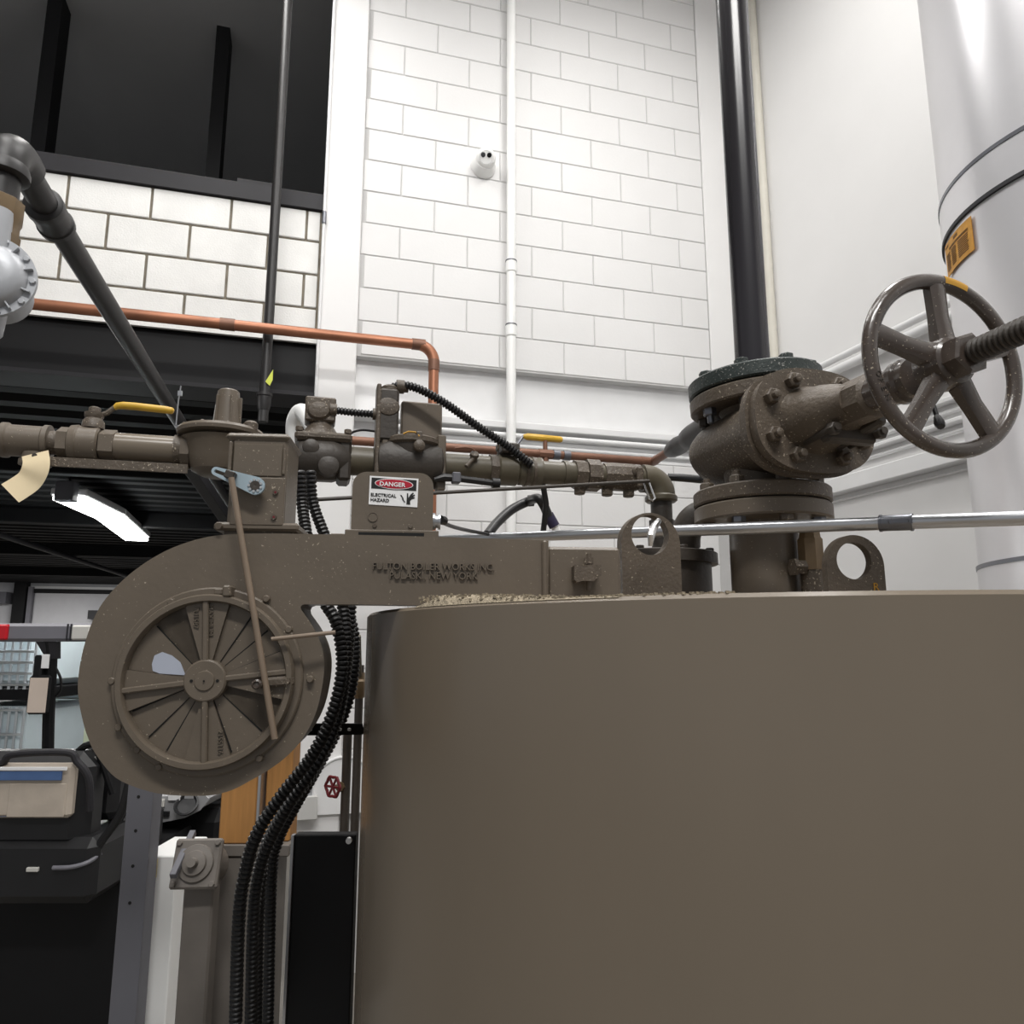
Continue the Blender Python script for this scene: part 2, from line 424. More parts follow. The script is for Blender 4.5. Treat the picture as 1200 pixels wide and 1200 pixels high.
# the dark hall beyond
DECK = zh0 + .16; HALL = 17.0
hb = thing('ceiling_deck', 'black ribbed metal deck ceiling of the dark hall', 'ceiling', WB.W(-6, 8, DECK), kind='structure')
mb = MB(); prof = []; x = .25
while x < HALL:
    prof += [(x, 0), (x + .05, .07), (x + .13, .07), (x + .18, 0)]; x += .30
vs = []; fs = []
for uu in (-15, 9):
    vs += [WB.W(uu, a, DECK + h) for a, h in prof]
n = len(prof)
mb.add(vs, [(i, i + 1, n + i + 1, n + i) for i in range(n - 1)])
obj('deck_sheet', mb, 'deck_black', hb, smooth=0)
wslab('deck_topping', WB, -15, 9, .25, HALL, DECK + .09, DECK + .2, 'deck_black', hb)
for a in (2.4, 5.2, 8.6, 12.5):
    wslab('joist', WB, -15, 9, a, a + .12, DECK - .16, DECK + .01, 'deck_black', hb, .01)
wslab('wall_hall_far', WB, -15, 9, HALL, HALL + .2, 0, 4.2, 'hall_wall', kind='structure', label='pale far wall of the dark hall')
wslab('wall_loft_far', WB, -15, 9, 4.0, 4.2, DECK + .2, CEIL + .2, 'deck_black', kind='structure', label='black wall deep inside the upper opening')
wslab('ceiling_loft', WB, -15, 9, .25, 4.2, CEIL + .1, CEIL + .2, 'deck_black', kind='structure', label='black ceiling above the upper opening')
for i, uu in enumerate((-3.55, -2.35)):
    wslab('loft_truss', WB, uu, uu + .1, 1.6, 1.8, DECK + .2, CEIL + .1, 'black_steel', label=('left' if i == 0 else 'right') + ' black upright in the upper opening', cat='post')
wslab('loft_duct', WB, WB.uz(265, 180)[0], WB.uz(318, 180)[0], .6, 1.3, WB.uz(290, 186)[1], WB.uz(290, 186)[1] + .25, 'dark_beam', label='dark grey duct end hanging in the upper opening', cat='duct')
# far wall: roller door, column, gutter rail
FWp = Pl(WB.W(0, HALL, 0), 15.5)
def fbox(name, x0, y0, x1, y1, th, mt, parent=None, **k):
    u0 = FWp.uz(x0, (y0 + y1) / 2)[0]; u1 = FWp.uz(x1, (y0 + y1) / 2)[0]; z1 = FWp.uz((x0 + x1) / 2, y0)[1]; z0 = FWp.uz((x0 + x1) / 2, y1)[1]
    return wslab(name, FWp, u0, u1, -th - .02, -.02, z0, z1, mt, parent, **k)
d1 = thing('door_1', 'wide white panel door in the far hall wall', 'door', FWp.hit(90, 750), kind='structure')
fbox('door_frame', 36, 691, 150, 696, .1, 'black_steel', d1); fbox('door_panel', 38, 696, 150, 790, .04, 'hall_wall', d1)
fbox('door_panel', 38, 688, 150, 691, .06, 'white_steel', d1)
fbox('hall_column', 16, 683, 30, 800, .3, 'black_steel', label='black steel column against the far hall wall', cat='column')
fbox('hall_downpipe', 31, 688, 36, 800, .2, 'guard_grey', label='grey vertical pipe beside the far door', cat='pipe')
fbox('wall_unit', 2, 695, 16, 708, .5, 'grey_post', label='small grey unit high on the far hall wall', cat='box')
fbox('wall_speaker', 108, 716, 121, 726, .4, 'dark_beam', label='small dark box on the far door beside the blower', cat='box')

# ------------------------------------------------------------------ boiler
S_dir = ray(902, 755); S = V((S_dir.x, S_dir.y, 0)) * (1.28 / S_dir.y)   # steam outlet axis
BC = S.copy(); BR = BC.length * math.sin(math.radians(18.4 + 11.1))
def zdist(px, py, dist):
    r = ray(px, py); return EZ + dist * r.z / math.hypot(r.x, r.y)
BTOP = zdist(895, 694, BC.length - BR)
bo = thing('boiler', 'large brown painted steel boiler drum', 'boiler', (BC.x, BC.y, 0))
mb = MB().lathe((BC.x, BC.y, 0), (0, 0, 1), [(.12, BR - .02), (.14, BR), (BTOP - .004, BR), (BTOP, BR - .004), (BTOP, BR - .05), (BTOP - .004, 0)], 160)
obj('drum', mb, 'boiler_paint', bo)
obj('base_ring', MB().lathe((BC.x, BC.y, 0), (0, 0, 1), [(0, BR - .05), (.125, BR - .05)], 96), 'black_steel', bo)
BD = BC.normalized()                                # towards the boiler from the eye
# lifting lugs: plates with a round hole standing on the drum top
def lug(px0, px1, ytop, pl, off, hole, th, label, mark=None):
    xm = (px0 + px1) / 2
    u0, _ = pl.uz(px0, 660, off); u1, _ = pl.uz(px1, 660, off); zt = pl.uz(xm, ytop, off)[1]
    um, r = (u0 + u1) / 2, (u1 - u0) / 2
    zc = zt - r; outer = []; inner = []
    hu, hz = pl.uz(hole[0], hole[1], off); hr = hole[2] * (pl.hit(xm, 660, off) - V((0, 0, EZ))).length / 905
    n = 48
    for i in range(n):
        a = 2 * PI * i / n
        ca, sa = math.cos(a), math.sin(a)
        if sa >= 0: q = (r * ca, r * sa)
        else:
            k = 1 / max(abs(ca) / r, abs(sa) / (zc - BTOP + .002)); q = (k * ca, k * sa)
        outer.append(pl.W(um + q[0], off, zc + q[1])); inner.append(pl.W(hu + hr * ca, off, hz + hr * sa))
    t = obj('lifting_lug', MB().ring(outer, inner, pl.n * -th), 'brown_cast', None, label, 'lifting lug', 'lifting lugs on the drum top')
    return t
BP = Pl((P(480, 700, 1).x * .95, .945, 0), 6.0)     # front face of the blower duct
BPL = Pl((0, 1.0, 0), 14.0)
lug(729, 798, 601, BPL, .075, (762, 627, 24), .018, 'brown steel lifting lug gripped by a bright clip, beside the duct clamp')
lg = lug(969, 1036, 627, Pl((0, .98, 0), 8.0), .02, (1001, 657, 20.5), .014, 'brown steel lifting lug with a clear round hole, right of the steam pipe')
p8 = Pl((0, .98, 0), 8.0)
mk = text_mb('R', .016, p8.hit(1023.5, 692, .019), p8.u, V((0, 0, 1)), .0006)
obj('paint_mark', mk, 'yellow_mark', lg)
# dust lying on the rim
mb = MB()
NA = 90
rows = []
for i in range(NA):
    px = 484 + (724 - 484) * i / (NA - 1)
    r = ray(px, 700); dr = V((r.x, r.y, 0)).normalized(); b_ = dr.dot(BC); q = b_ * b_ - (BC.length_squared - BR * BR)
    pt = dr * (b_ - math.sqrt(q)); rad = (BC - pt).normalized()
    h = .0105 * max(.10, 1 - (px - 500) / 190.0) * min(1, (px - 482) / 18.0) * (.75 + .5 * random.random())
    rows.append([pt + rad * e + V((0, 0, BTOP + hh)) for e, hh in ((.002, -.001), (.006, h * .55), (.016, h), (.035, h * .8), (.05, -.001))])
vs = [p for r in rows for p in r]
mb.add(vs, [(i * 5 + k, (i + 1) * 5 + k, (i + 1) * 5 + k + 1, i * 5 + k + 1) for i in range(NA - 1) for k in range(4)])
for i in range(700):
    px = random.uniform(484, 860); r = ray(px, 700); dr = V((r.x, r.y, 0)).normalized(); b_ = dr.dot(BC); q = b_ * b_ - (BC.length_squared - BR * BR)
    pt = dr * (b_ - math.sqrt(q)); rad = (BC - pt).normalized(); e = random.uniform(.004, .03)
    hh = .012 * max(.1, 1 - (px - 500) / 190.0)
    c = pt + rad * e + V((0, 0, BTOP + random.uniform(.2, 1.1) * hh)); s = random.uniform(.0006, .0016)
    mb.box(c, AXW, (s, s, s))
obj('sawdust', mb, 'dust', None, 'tan dust heaped along the rim of the drum', 'dust', kind='stuff', smooth=60)

# ------------------------------------------------------------------ blower housing and duct
def bp(px, py, off=0.0): return BP.hit(px, py, off)
DEPTH = .10
hub = (245, 797)
bl = thing('blower_housing', 'brown cast blower housing with round damper and duct to the boiler', 'blower', BP.W(BP.uz(245, 928)[0], .05, BP.uz(245, 928)[1]))
polar = [(0, 129), (10, 131), (20, 133), (28, 133)]
outline = [(350, 716), (349, 711), (351, 707), (356, 705), (420, 705), (480, 706), (641, 709), (641, 636), (540, 633), (420, 630), (330, 628.5), (300, 628.5), (278, 629), (252, 631), (227, 636.5), (202, 645.5)]
outline += [(180, 657), (161, 670), (146, 682.5), (132, 697), (120, 713), (111, 731), (104, 751), (98, 776), (95, 800), (96, 820), (101, 845), (107, 864), (115, 881), (133, 904), (148, 914), (166, 921), (187, 926.5), (208, 928.5), (229, 929), (250, 928), (272, 922), (293, 911), (312, 900), (330, 887), (347, 870), (360, 850), (368, 831), (373, 810), (376, 790), (376, 772), (373, 757), (367, 742), (360, 730)]
_arc = bez([V((x, y, 0)) for x, y in outline[10:]], 3)
outline = [bp(x, y) for x, y in outline[:10]] + [bp(q.x, q.y) for q in _arc]
outline = outline[::-1]
mb = MB(); mb.prism(outline, BP.n * -DEPTH, .0035)
# orient check: front face normal must face the viewer
def newell(pts):
    n = V()
    for a, b in zip(pts, pts[1:] + pts[:1]): n += a.cross(b)
    return n
if newell(outline).dot(BP.n) < 0:
    outline = outline[::-1]; mb = MB(); mb.prism(outline, BP.n * -DEPTH, .0035)
obj('volute', mb, 'brown_paint', bl)
pxm = (bp(246, 797) - bp(245, 797)).length          # metres per pixel on the front face
HC = bp(*hub)
def disc_pt(r, a, off): return HC + BP.u * (r * pxm * math.cos(a)) + V((0, 0, 1)) * (r * pxm * math.sin(a)) + BP.n * off
def sector(mb, r0, r1, a0, a1, o0, o1, n=10):
    a0, a1 = math.radians(a0), math.radians(a1)
    out = [disc_pt(r1, a0 + (a1 - a0) * i / n, o1) for i in range(n + 1)] + [disc_pt(r0, a1 - (a1 - a0) * i / n, o1) for i in range(n + 1)]
    return mb.prism(out, BP.n * (o0 - o1))
# flange under the damper
obj('damper_seat', MB().lathe(HC, BP.n, [(0, 112 * pxm), (.004, 112 * pxm), (.006, 110 * pxm)], 72), 'brown_paint', bl)
pl_ = MB()
pl_.lathe(HC + BP.n * .006, BP.n, [(0, 93 * pxm), (.010, 93 * pxm), (.014, 95 * pxm), (.014, 101 * pxm), (.010, 103 * pxm), (0, 103 * pxm)], 80)
pl_.f = pl_.f[:-2]
rg = obj('damper_ring', pl_, 'brown_paint', bl)
webs = [(-14, 22), (77, 109), (172, 202), (259, 291)]
for a0, a1 in webs: obj('damper_web', sector(MB(), 22, 94, a0, a1, .006, .012), 'brown_paint', bl, smooth=30)
for a in (6, 93.5, 187, 273):
    ar = math.radians(a); d = BP.u * math.cos(ar) + V((0, 0, 1)) * math.sin(ar); t = BP.n.cross(d)
    m_ = HC + d * (60 * pxm) + BP.n * .0145
    obj('damper_rib', MB().box(m_, (d, t, BP.n), (38 * pxm, 3.6 * pxm, .0035), .0015), 'brown_paint', bl)
hb_ = obj('damper_hub', MB().lathe(HC + BP.n * .006, BP.n, [(0, 25 * pxm), (.011, 25 * pxm), (.013, 23 * pxm), (.0125, 12 * pxm), (.0145, 11 * pxm), (.0145, 0)], 40), 'brown_paint', bl)
for dx, rr in ((-15, 1.8), (15, 1.8), (0, 1.0)):
    obj('pin_hole', MB().lathe(HC + BP.u * (dx * pxm) + BP.n * (.0185 if dx == 0 else .0165), BP.n, [(0, rr * pxm), (.004 if dx == 0 else .003, rr * pxm)], 10), 'black_gap', hb_)
# shutter vanes seen in the four openings, each at its own depth
for a0, a1, o in ((22, 41, .0035), (41.6, 58, .0022), (58.6, 77, .0015), (109, 134, .0020), (134.6, 172, .0036), (202, 226, .0014), (226.6, 243, .0024), (243.6, 259, .0034), (291, 318, .0032), (318.6, 346, .0020)):
    obj('shutter_vane', sector(MB(), 24, 93, a0 + .3, a1 - .3, -.002, .004 + o, 6), 'brown_paint', bl, smooth=30)
for a in (41.3, 58.3, 134.3, 226.3, 243.3, 318.3, 77.5, 22.2, 203, 292):
    obj('shutter_slot', sector(MB(), 26, 90, a - .5, a + .5, .0, .0079, 2), 'black_gap', bl, smooth=0)
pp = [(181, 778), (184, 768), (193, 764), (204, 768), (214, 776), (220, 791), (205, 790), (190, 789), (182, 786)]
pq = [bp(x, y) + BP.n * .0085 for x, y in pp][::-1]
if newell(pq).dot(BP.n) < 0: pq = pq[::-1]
obj('vane_patch', MB().prism(pq, BP.n * -.002), 'pale_patch', bl, label='pale grey patch on the damper shutter')  # thin pale grey plate laid over the shutter vanes
for x, y in ((202, 706), (270, 697), (313, 702), (339, 738), (364, 796), (133, 798), (141, 852), (163, 878), (188, 898), (305, 888)):
    obj('bolt', MB().lathe(bp(x, y), BP.n, [(0, 4.6 * pxm), (.006, 4.6 * pxm), (.0075, 3.4 * pxm)], 8), 'brown_paint', bl)
b_ = MB().box(bp(271, 694) + BP.n * .01, (BP.u, BP.n, V((0, 0, 1))), (5 * pxm, .012, 7 * pxm), .002)
b_.box(bp(259, 694) + BP.n * .006, (BP.u, BP.n, V((0, 0, 1))), (5 * pxm, .006, 3.5 * pxm), .001)
obj('stop_boss', b_, 'brown_paint', bl)
# cast lettering
sz = 13.2 * pxm
for txt, x, y, wpx in (('FULTON BOILER WORKS INC.', 436, 667.5, 144), ('PULASKI, NEW YORK', 456, 678.5, 104)):
    t = text_mb(txt, sz, bp(x, y), BP.u, V((0, 0, 1)), .0075, 1.0)
    xs = [(p - bp(x, y)).dot(BP.u) for p in t.v]; k = (wpx * pxm * 1.075) / (max(xs) - min(xs))
    t.v = [bp(x, y) + BP.u * ((p - bp(x, y)).dot(BP.u) * k) + V((0, 0, 1)) * (p - bp(x, y)).z + BP.n * (p - bp(x, y)).dot(BP.n) for p in t.v]
    obj('cast_lettering', t, 'brown_paint', bl, label='raised cast lettering ' + txt, smooth=0)
for txt, x, y in (('7U1587', 231, 712), ('MAXIMUM', 248, 709), ('2155116', 259, 854)):
    X = V((0, 0, -1)); t = text_mb(txt, 8.6 * pxm, bp(x, y) + BP.n * .0125, (X + BP.u * .06).normalized(), (BP.u + V((0, 0, 1)) * .06).normalized(), .003, .92)
    obj('cast_number', t, 'brown_paint', bl, smooth=0)
# seam rib and the far duct piece with end flange
db = MB().box((bp(638, 636) + bp(638, 712)) / 2 - BP.n * .045, (BP.u, BP.n, V((0, 0, 1))), (.0032, .051, .044), .002)
obj('seam_rib', db, 'brown_paint', bl)
o2 = .022
a = BP.uz(641, 640, o2); b = BP.uz(727, 640, o2)
mb = MB().box(BP.W((a[0] + b[0]) / 2, o2 + .06, (a[1] + BTOP) / 2), (BP.u, BP.n, V((0, 0, 1))), ((b[0] - a[0]) / 2, .06, (a[1] - BTOP) / 2), .004)
obj('duct_throat', mb, 'brown_paint', bl)
# clamp with stud on the duct
cl = thing('duct_clamp', 'brown clamp lug with threaded stud on the duct end', 'clamp', bp(689, 692, .0))
q0 = bp(689, 668, -.002)
k1 = pxm * 1.02
pc = [(-17, 6), (17, 6), (17, -6), (10, -10), (8, -13), (-8, -13), (-14, -15), (-17, -12)]
pc = [q0 + BP.u * (x * k1) + V((0, 0, 1)) * (y * k1) for x, y in pc][::-1]
obj('clamp_body', MB().prism(pc, BP.n * -.03, .001), 'brown_cast', cl)
obj('stud', MB().cyl(bp(690, 692, .01), bp(690, 649, .01), .0032), 'brown_cast', cl)
obj('nut', MB().lathe(bp(690, 661, .01), (0, 0, 1), [(0, .0068), (.008, .0068)], 6), 'brown_cast', cl)
# burner head casting behind the lugs
bh = thing('burner_head', 'dark round burner casting on the drum top left of the steam pipe', 'burner', (S.x - .1, S.y, BTOP))
hc = P(770, 665, 1.42); hz = P(800, 641, 1.3).z
obj('head_flange', MB().lathe((hc.x, hc.y, BTOP), (0, 0, 1), [(0, .10), (hz - BTOP - .02, .10), (hz - BTOP - .02, .112), (hz - BTOP, .112), (hz - BTOP + .002, .108)], 48), 'dark_cast', bh)
for i in range(8):
    a = i * PI / 4 + .3; obj('bolt', MB().bolt((hc.x + .1 * math.cos(a), hc.y + .1 * math.sin(a), hz), (0, 0, 1), .008, .008), 'dark_cast', bh)

# ------------------------------------------------------------------ actuator box, crank and link rod
def pbox(mb, pl, x0, y0, x1, y1, o0, o1, b=.002):
    u0 = pl.uz(x0, (y0 + y1) / 2, o0)[0]; u1 = pl.uz(x1, (y0 + y1) / 2, o0)[0]; z1 = pl.uz((x0 + x1) / 2, y0, o0)[1]; z0 = pl.uz((x0 + x1) / 2, y1, o0)[1]
    return mb.box(pl.W((u0 + u1) / 2, (o0 + o1) / 2, (z0 + z1) / 2), (pl.u, pl.n, V((0, 0, 1))), ((u1 - u0) / 2, (o1 - o0) / 2, (z1 - z0) / 2), b)
ac = thing('damper_actuator', 'tall brown actuator box with blue crank on the blower', 'actuator', bp(300, 628, .06))
obj('body', pbox(MB(), BP, 268, 512, 335, 622, .008, .09, .004), 'brown_paint', ac)
obj('lid', pbox(MB(), BP, 264, 507, 340, 515.5, .004, .094, .004), 'brown_paint', ac)
obj('cover_plate', pbox(MB(), BP, 270, 559, 333, 616, .003, .0085, .0015), 'brown_paint', ac)
obj('upper_panel', pbox(MB(), BP, 273, 520, 331, 558, .0055, .0085, .001), 'brown_paint', ac)
obj('corner_rib', pbox(MB(), BP, 267, 517, 271, 560, .002, .01, .001), 'brown_paint', ac)
obj('corner_rib', pbox(MB(), BP, 331, 525, 334, 556, .003, .01, .001), 'brown_paint', ac)
obj('base_plate', pbox(MB(), BP, 250, 612, 350, 622, .004, .1, .003), 'brown_paint', ac)
obj('base_foot', pbox(MB(), BP, 262, 620, 342, 629, .01, .095, .002), 'brown_cast', ac)
for x, y in ((323, 577), (321, 606)):
    sc_ = obj('screw', MB().lathe(BP.hit(x, y, .003), BP.n, [(0, 3.6 * pxm), (.003, 3.4 * pxm)], 12), 'brown_cast', ac)
    obj('screw_slot', MB().lathe(BP.hit(x, y, .001), BP.n, [(0, 1.6 * pxm), (.0015, 1.6 * pxm)], 8), 'red_handle', sc_)
obj('hinge_bolt', MB().bolt(BP.hit(257, 617, -.002), BP.n, .005, .006), 'brown_cast', ac)
ck = thing('crank_arm', 'pale blue slotted crank arm on the actuator box', 'crank', BP.hit(298, 580, -.01))
e0, e1 = BP.hit(253, 552, -.014), BP.hit(299, 569, -.014)
d = (e1 - e0).normalized(); t = BP.n.cross(d)
def stadium(c0, c1, r0, r1, n=12):
    d = (c1 - c0).normalized(); t = BP.n.cross(d); out = []
    for i in range(n + 1):
        a = -PI / 2 + PI * i / n; out.append(c1 + d * (r1 * math.cos(a)) + t * (r1 * math.sin(a)))
    for i in range(n + 1):
        a = PI / 2 + PI * i / n; out.append(c0 + d * (r0 * math.cos(a)) + t * (r0 * math.sin(a)))
    return out
so, si = stadium(e0, e1, 5.5 * pxm, 11.5 * pxm), stadium(e0, e0 + d * 24 * pxm, 2.2 * pxm, 2.4 * pxm)
obj('arm_plate', MB().ring(so, si, BP.n * -.005), 'crank_blue', ck)
obj('boss', MB().lathe(e1, BP.n, [(-.016, .006), (.0015, .006), (.0015, 2.2 * pxm), (.001, 0)], 16), 'dark_cast', ck)
for i in range(9):
    a = 2 * PI * i / 9
    obj('tooth', MB().lathe(e1 + d * (7.5 * pxm * math.cos(a)) + t * (7.5 * pxm * math.sin(a)), BP.n, [(0, 1.9 * pxm), (.0015, 1.7 * pxm)], 8), 'bright_steel', ck)
lr = thing('link_rod', 'long tan link rod from the crank down across the damper', 'rod', BP.hit(322, 866, -.026))
ra, rb = BP.hit(271, 560, -.024), BP.hit(322, 866, -.030)
obj('rod', MB().cyl(ra, rb, 3.9 * pxm, seg=14), 'rod_tan', lr)
obj('rod_clip', MB().box(BP.hit(270, 557, -.02), (d, t, BP.n), (6 * pxm, 5 * pxm, .006), .001), 'dark_cast', lr)
rs = obj('rod_swivel', MB().lathe(BP.hit(306, 801, -.012), BP.n, [(0, 6 * pxm), (.024, 6 * pxm), (.026, 4 * pxm), (.024, 2.4 * pxm), (.024, 0)], 18), 'brown_gloss', lr)
obj('damper_lever', MB().box(BP.hit(326, 799, -.014), ((BP.u + V((0, 0, .07))).normalized(), BP.n, (V((0, 0, 1)) - BP.u * .07).normalized()), (19 * pxm, .006, 6.2 * pxm), .003), 'brown_cast', bl)
obj('lever_bolt', MB().bolt(BP.hit(337, 799, -.022), BP.n, 3.6 * pxm, .006), 'brown_cast', bl)
obj('side_rod', MB().cyl(BP.hit(318, 749, -.03), BP.hit(393, 741, -.024), .0026, seg=10), 'rod_tan', None, 'thin tan rod sticking out sideways from the damper', 'rod')

# ------------------------------------------------------------------ danger box
dg = thing('ignition_box', 'brown rounded electrical box with a danger sign on the duct', 'electrical box', bp(460, 630, .05))
def rrect(pl, x0, y0, x1, y1, off, r, k=6, rb=0.3):
    u0 = pl.uz(x0, (y0 + y1) / 2, off)[0]; u1 = pl.uz(x1, (y0 + y1) / 2, off)[0]; z1 = pl.uz((x0 + x1) / 2, y0, off)[1]; z0 = pl.uz((x0 + x1) / 2, y1, off)[1]
    out = []
    for cx, cz, a0, rr in ((u1 - r, z1 - r, 0, r), (u0 + r, z1 - r, PI / 2, r), (u0 + r * rb, z0 + r * rb, PI, r * rb), (u1 - r * rb, z0 + r * rb, 1.5 * PI, r * rb)):
        for i in range(k + 1):
            a = a0 + PI / 2 * i / k; out.append(pl.W(cx + rr * math.cos(a), off, cz + rr * math.sin(a)))
    return out
pr = rrect(BP, 416, 557, 504, 623, .012, .014)
if newell(pr).dot(BP.n) < 0: pr = pr[::-1]
obj('cover', MB().prism(pr, BP.n * -.085, .004), 'brown_paint', dg)
obj('mounting_plate', pbox(MB(), BP, 404, 621, 514, 629.5, .008, .1, .001), 'brown_paint', dg)
obj('shadow_gap', pbox(MB(), BP, 420, 624, 497, 628.5, .0075, .02, 0), 'black_gap', dg)
obj('knockout', MB().lathe(BP.hit(437, 606, .012), BP.n, [(0, 6.5 * pxm), (.0015, 6.3 * pxm), (.0015, 5.6 * pxm), (.0008, 5.4 * pxm)], 20), 'brown_paint', dg)
for x, y in ((439, 616), (481, 617)): obj('screw', MB().lathe(BP.hit(x, y, .012), BP.n, [(0, 3 * pxm), (.002, 2.6 * pxm)], 10), 'brown_cast', dg)
cn = obj('cable_connector', MB().lathe(BP.hit(503, 611, .05), BP.u, [(0, .009), (.004, .009), (.004, .0115), (.008, .0115), (.008, .009), (.012, .009), (.012, .011), (.015, .011)], 20), 'galv', dg)
def quad(pl, corners, off, th):
    q = [pl.hit(x, y, off) for x, y in corners]
    if newell(q).dot(pl.n) < 0: q = q[::-1]
    return MB().prism(q, pl.n * -th)
sg = thing('danger_sign', 'white DANGER electrical hazard sign with red oval', 'sign', BP.hit(460, 593, .010))
SO = .0078 + .0032
obj('sign_panel', quad(BP, [(433.5, 557.5), (490.5, 561), (489, 594.5), (432, 591)], SO, .0012), 'sign_white', sg)
obj('black_field', quad(BP, [(435.5, 559.5), (488.3, 562.8), (487.8, 575.2), (435, 572)], SO - .0006, .001), 'sign_black', sg)
ec = BP.hit(461.8, 567.3, SO - .0010); es = V((0, 0, 1)); eu = (BP.hit(488, 569, SO) - BP.hit(435.5, 565.7, SO)).normalized()
def ell(rx, ry, off): return [ec + BP.n * off + eu * (rx * pxm * math.cos(2 * PI * i / 36)) + es * (ry * pxm * math.sin(2 * PI * i / 36)) for i in range(36)]
for nm, rx, ry, off, mt in (('oval_border', 25, 6.9, .0003, 'sign_white'), ('oval', 24, 6.0, .0006, 'sign_red')):
    e_ = ell(rx, ry, off)
    if newell(e_).dot(BP.n) < 0: e_ = e_[::-1]
    obj(nm, MB().prism(e_, BP.n * -.0005), mt, sg)
def fit_text(txt, px, py, wpx, hpx, off, mt, parent, X, name='sign_lettering', bold=.0):
    o_ = BP.hit(px, py, off); t = text_mb(txt, 1.0, V(), V((1, 0, 0)), V((0, 1, 0)), .01, 1.0, bold=bold)
    x0 = min(p.x for p in t.v); x1 = max(p.x for p in t.v); y0 = min(p.y for p in t.v); y1 = max(p.y for p in t.v)
    t.v = [o_ + X * ((p.x - x0) / (x1 - x0) * wpx * pxm) + es * ((p.y - y0) / (y1 - y0) * hpx * pxm) + BP.n * (p.z * .05) for p in t.v]
    obj(name, t, mt, parent, smooth=0)
fit_text('DANGER', 445, 569.2, 33.5, 6.0, SO - .0022, 'sign_white', sg, eu, bold=.02)
fit_text('ELECTRICAL', 434.5, 581.3, 33, 4.4, SO - .0006, 'sign_black', sg, eu, bold=.02)
fit_text('HAZARD', 434.2, 587.2, 24, 4.4, SO - .0006, 'sign_black', sg, eu, bold=.02)
hp = [(476.2, 591), (476.5, 586), (477, 578), (478.3, 578), (478.6, 583.5), (481, 579.5), (484, 577.2), (485, 578), (483, 580.5), (486, 579.5), (486.3, 580.8), (483.5, 582.5), (486, 582.6), (486, 583.8), (482.5, 585), (480.5, 587), (480.8, 591.3)]
q = [BP.hit(x, y, SO - .0006) for x, y in hp]
if newell(q).dot(BP.n) < 0: q = q[::-1]
obj('hand_pictogram', MB().prism(q, BP.n * -.0005), 'sign_black', sg)
q = [BP.hit(x, y, SO - .0006) for x, y in [(469, 580), (470.5, 580), (473, 584), (472.6, 585), (475, 588.5), (473.6, 588.6), (471, 584.6), (471.6, 584)]]
if newell(q).dot(BP.n) < 0: q = q[::-1]
obj('spark_pictogram', MB().prism(q, BP.n * -.0005), 'sign_black', sg)
obj('duct_lug', pbox(MB(), BP, 387, 625, 404, 630, .01, .05, .001), 'brown_paint', bl)

# ------------------------------------------------------------------ main steam gate valve
AV = NW.copy()                                      # bonnet axis: level, square to the back wall
UV = UW.copy()
def FD(px, py): return zdist(px, py, S.length - .1145)
zg1 = FD(890, 580.5); zg2 = FD(886, 437.0)
ZA = EZ + .344                                      # bonnet axis height
def sp(t, z=None, side=0.0): return V((S.x, S.y, 0)) + AV * t + UV * side + V((0, 0, ZA if z is None else z))
FR = .1145
sv = thing('steam_valve', 'big brown cast gate valve with bolted flanges above the drum', 'valve', (S.x, S.y, zg1))
tiltax = (UW * math.cos(math.radians(4.5)) + V((0, 0, 1)) * math.sin(math.radians(4.5)))
def flange(mb, z0, z1, r, axis=(0, 0, 1), c=None):
    o_ = V((S.x, S.y, z0)) if c is None else c
    h = z1 - z0
    return mb.lathe(o_, axis, [(0, r - .003), (.003, r), (h - .003, r), (h, r - .003)], 72)
stp = thing('steam_outlet_pipe', 'brown steam outlet pipe with flange rising from the drum top', 'pipe', (S.x, S.y, BTOP))
obj('pipe', MB().cyl((S.x, S.y, BTOP), (S.x, S.y, zg1 - .02), .057, seg=40), 'brown_paint', stp)
obj('flange', flange(MB(), zg1 - .0285, zg1 - .0012, FR), 'brown_paint', stp)
obj('gasket', MB().lathe((S.x, S.y, zg1 - .0012), (0, 0, 1), [(0, FR - .01), (.0024, FR - .01)], 48), 'black_gap', stp)
obj('lower_flange', flange(MB(), zg1 + .0012, zg1 + .027, FR), 'brown_cast', sv)
th0 = math.atan2(-S.y, -S.x)
for i in range(8):
    a = th0 + (i + .5) * PI / 4; q = V((S.x + .095 * math.cos(a), S.y + .095 * math.sin(a), 0))
    obj('bolt', MB().bolt(q + V((0, 0, zg1 + .027)), (0, 0, 1), .0125, .014, .007), 'brown_cast', sv)
    obj('nut', MB().bolt(q + V((0, 0, zg1 - .0285)), (0, 0, -1), .0115, .010), 'zinc_dark' if i % 2 else 'brown_cast', stp)
# body
z_t = zg2 - .0275
obj('neck', MB().lathe((S.x, S.y, zg1 + .026), (0, 0, 1), [(0, .066), (.012, .058), (.03, .06), (.07, .072), (z_t - zg1 - .095, .072), (z_t - zg1 - .055, .06), (z_t - zg1 - .04, .058), (z_t - zg1 - .026, .066)], 40), 'brown_cast', sv)
obj('body', MB().lathe(sp(-.105), AV, [(0, .052), (.012, .064), (.03, .068), (.06, .07), (.15, .07), (.20, .072), (.228, .080)], 44, sx=1.32, sy=.92, x=UV), 'brown_cast', sv)
TB = .135
def superell(t, a, b, n=56, e=2.6):
    out = []
    for i in range(n):
        th = 2 * PI * i / n; c, s_ = math.cos(th), math.sin(th)
        out.append(sp(t, None, math.copysign(abs(c) ** (2 / e), c) * a) + V((0, 0, math.copysign(abs(s_) ** (2 / e), s_) * b)))
    return out
def slabell(t0, t1, a, b, ch=.003):
    q = superell(t1, a, b)
    if newell(q).dot(AV) < 0: q = q[::-1]
    return MB().prism(q, AV * (t0 - t1), ch)
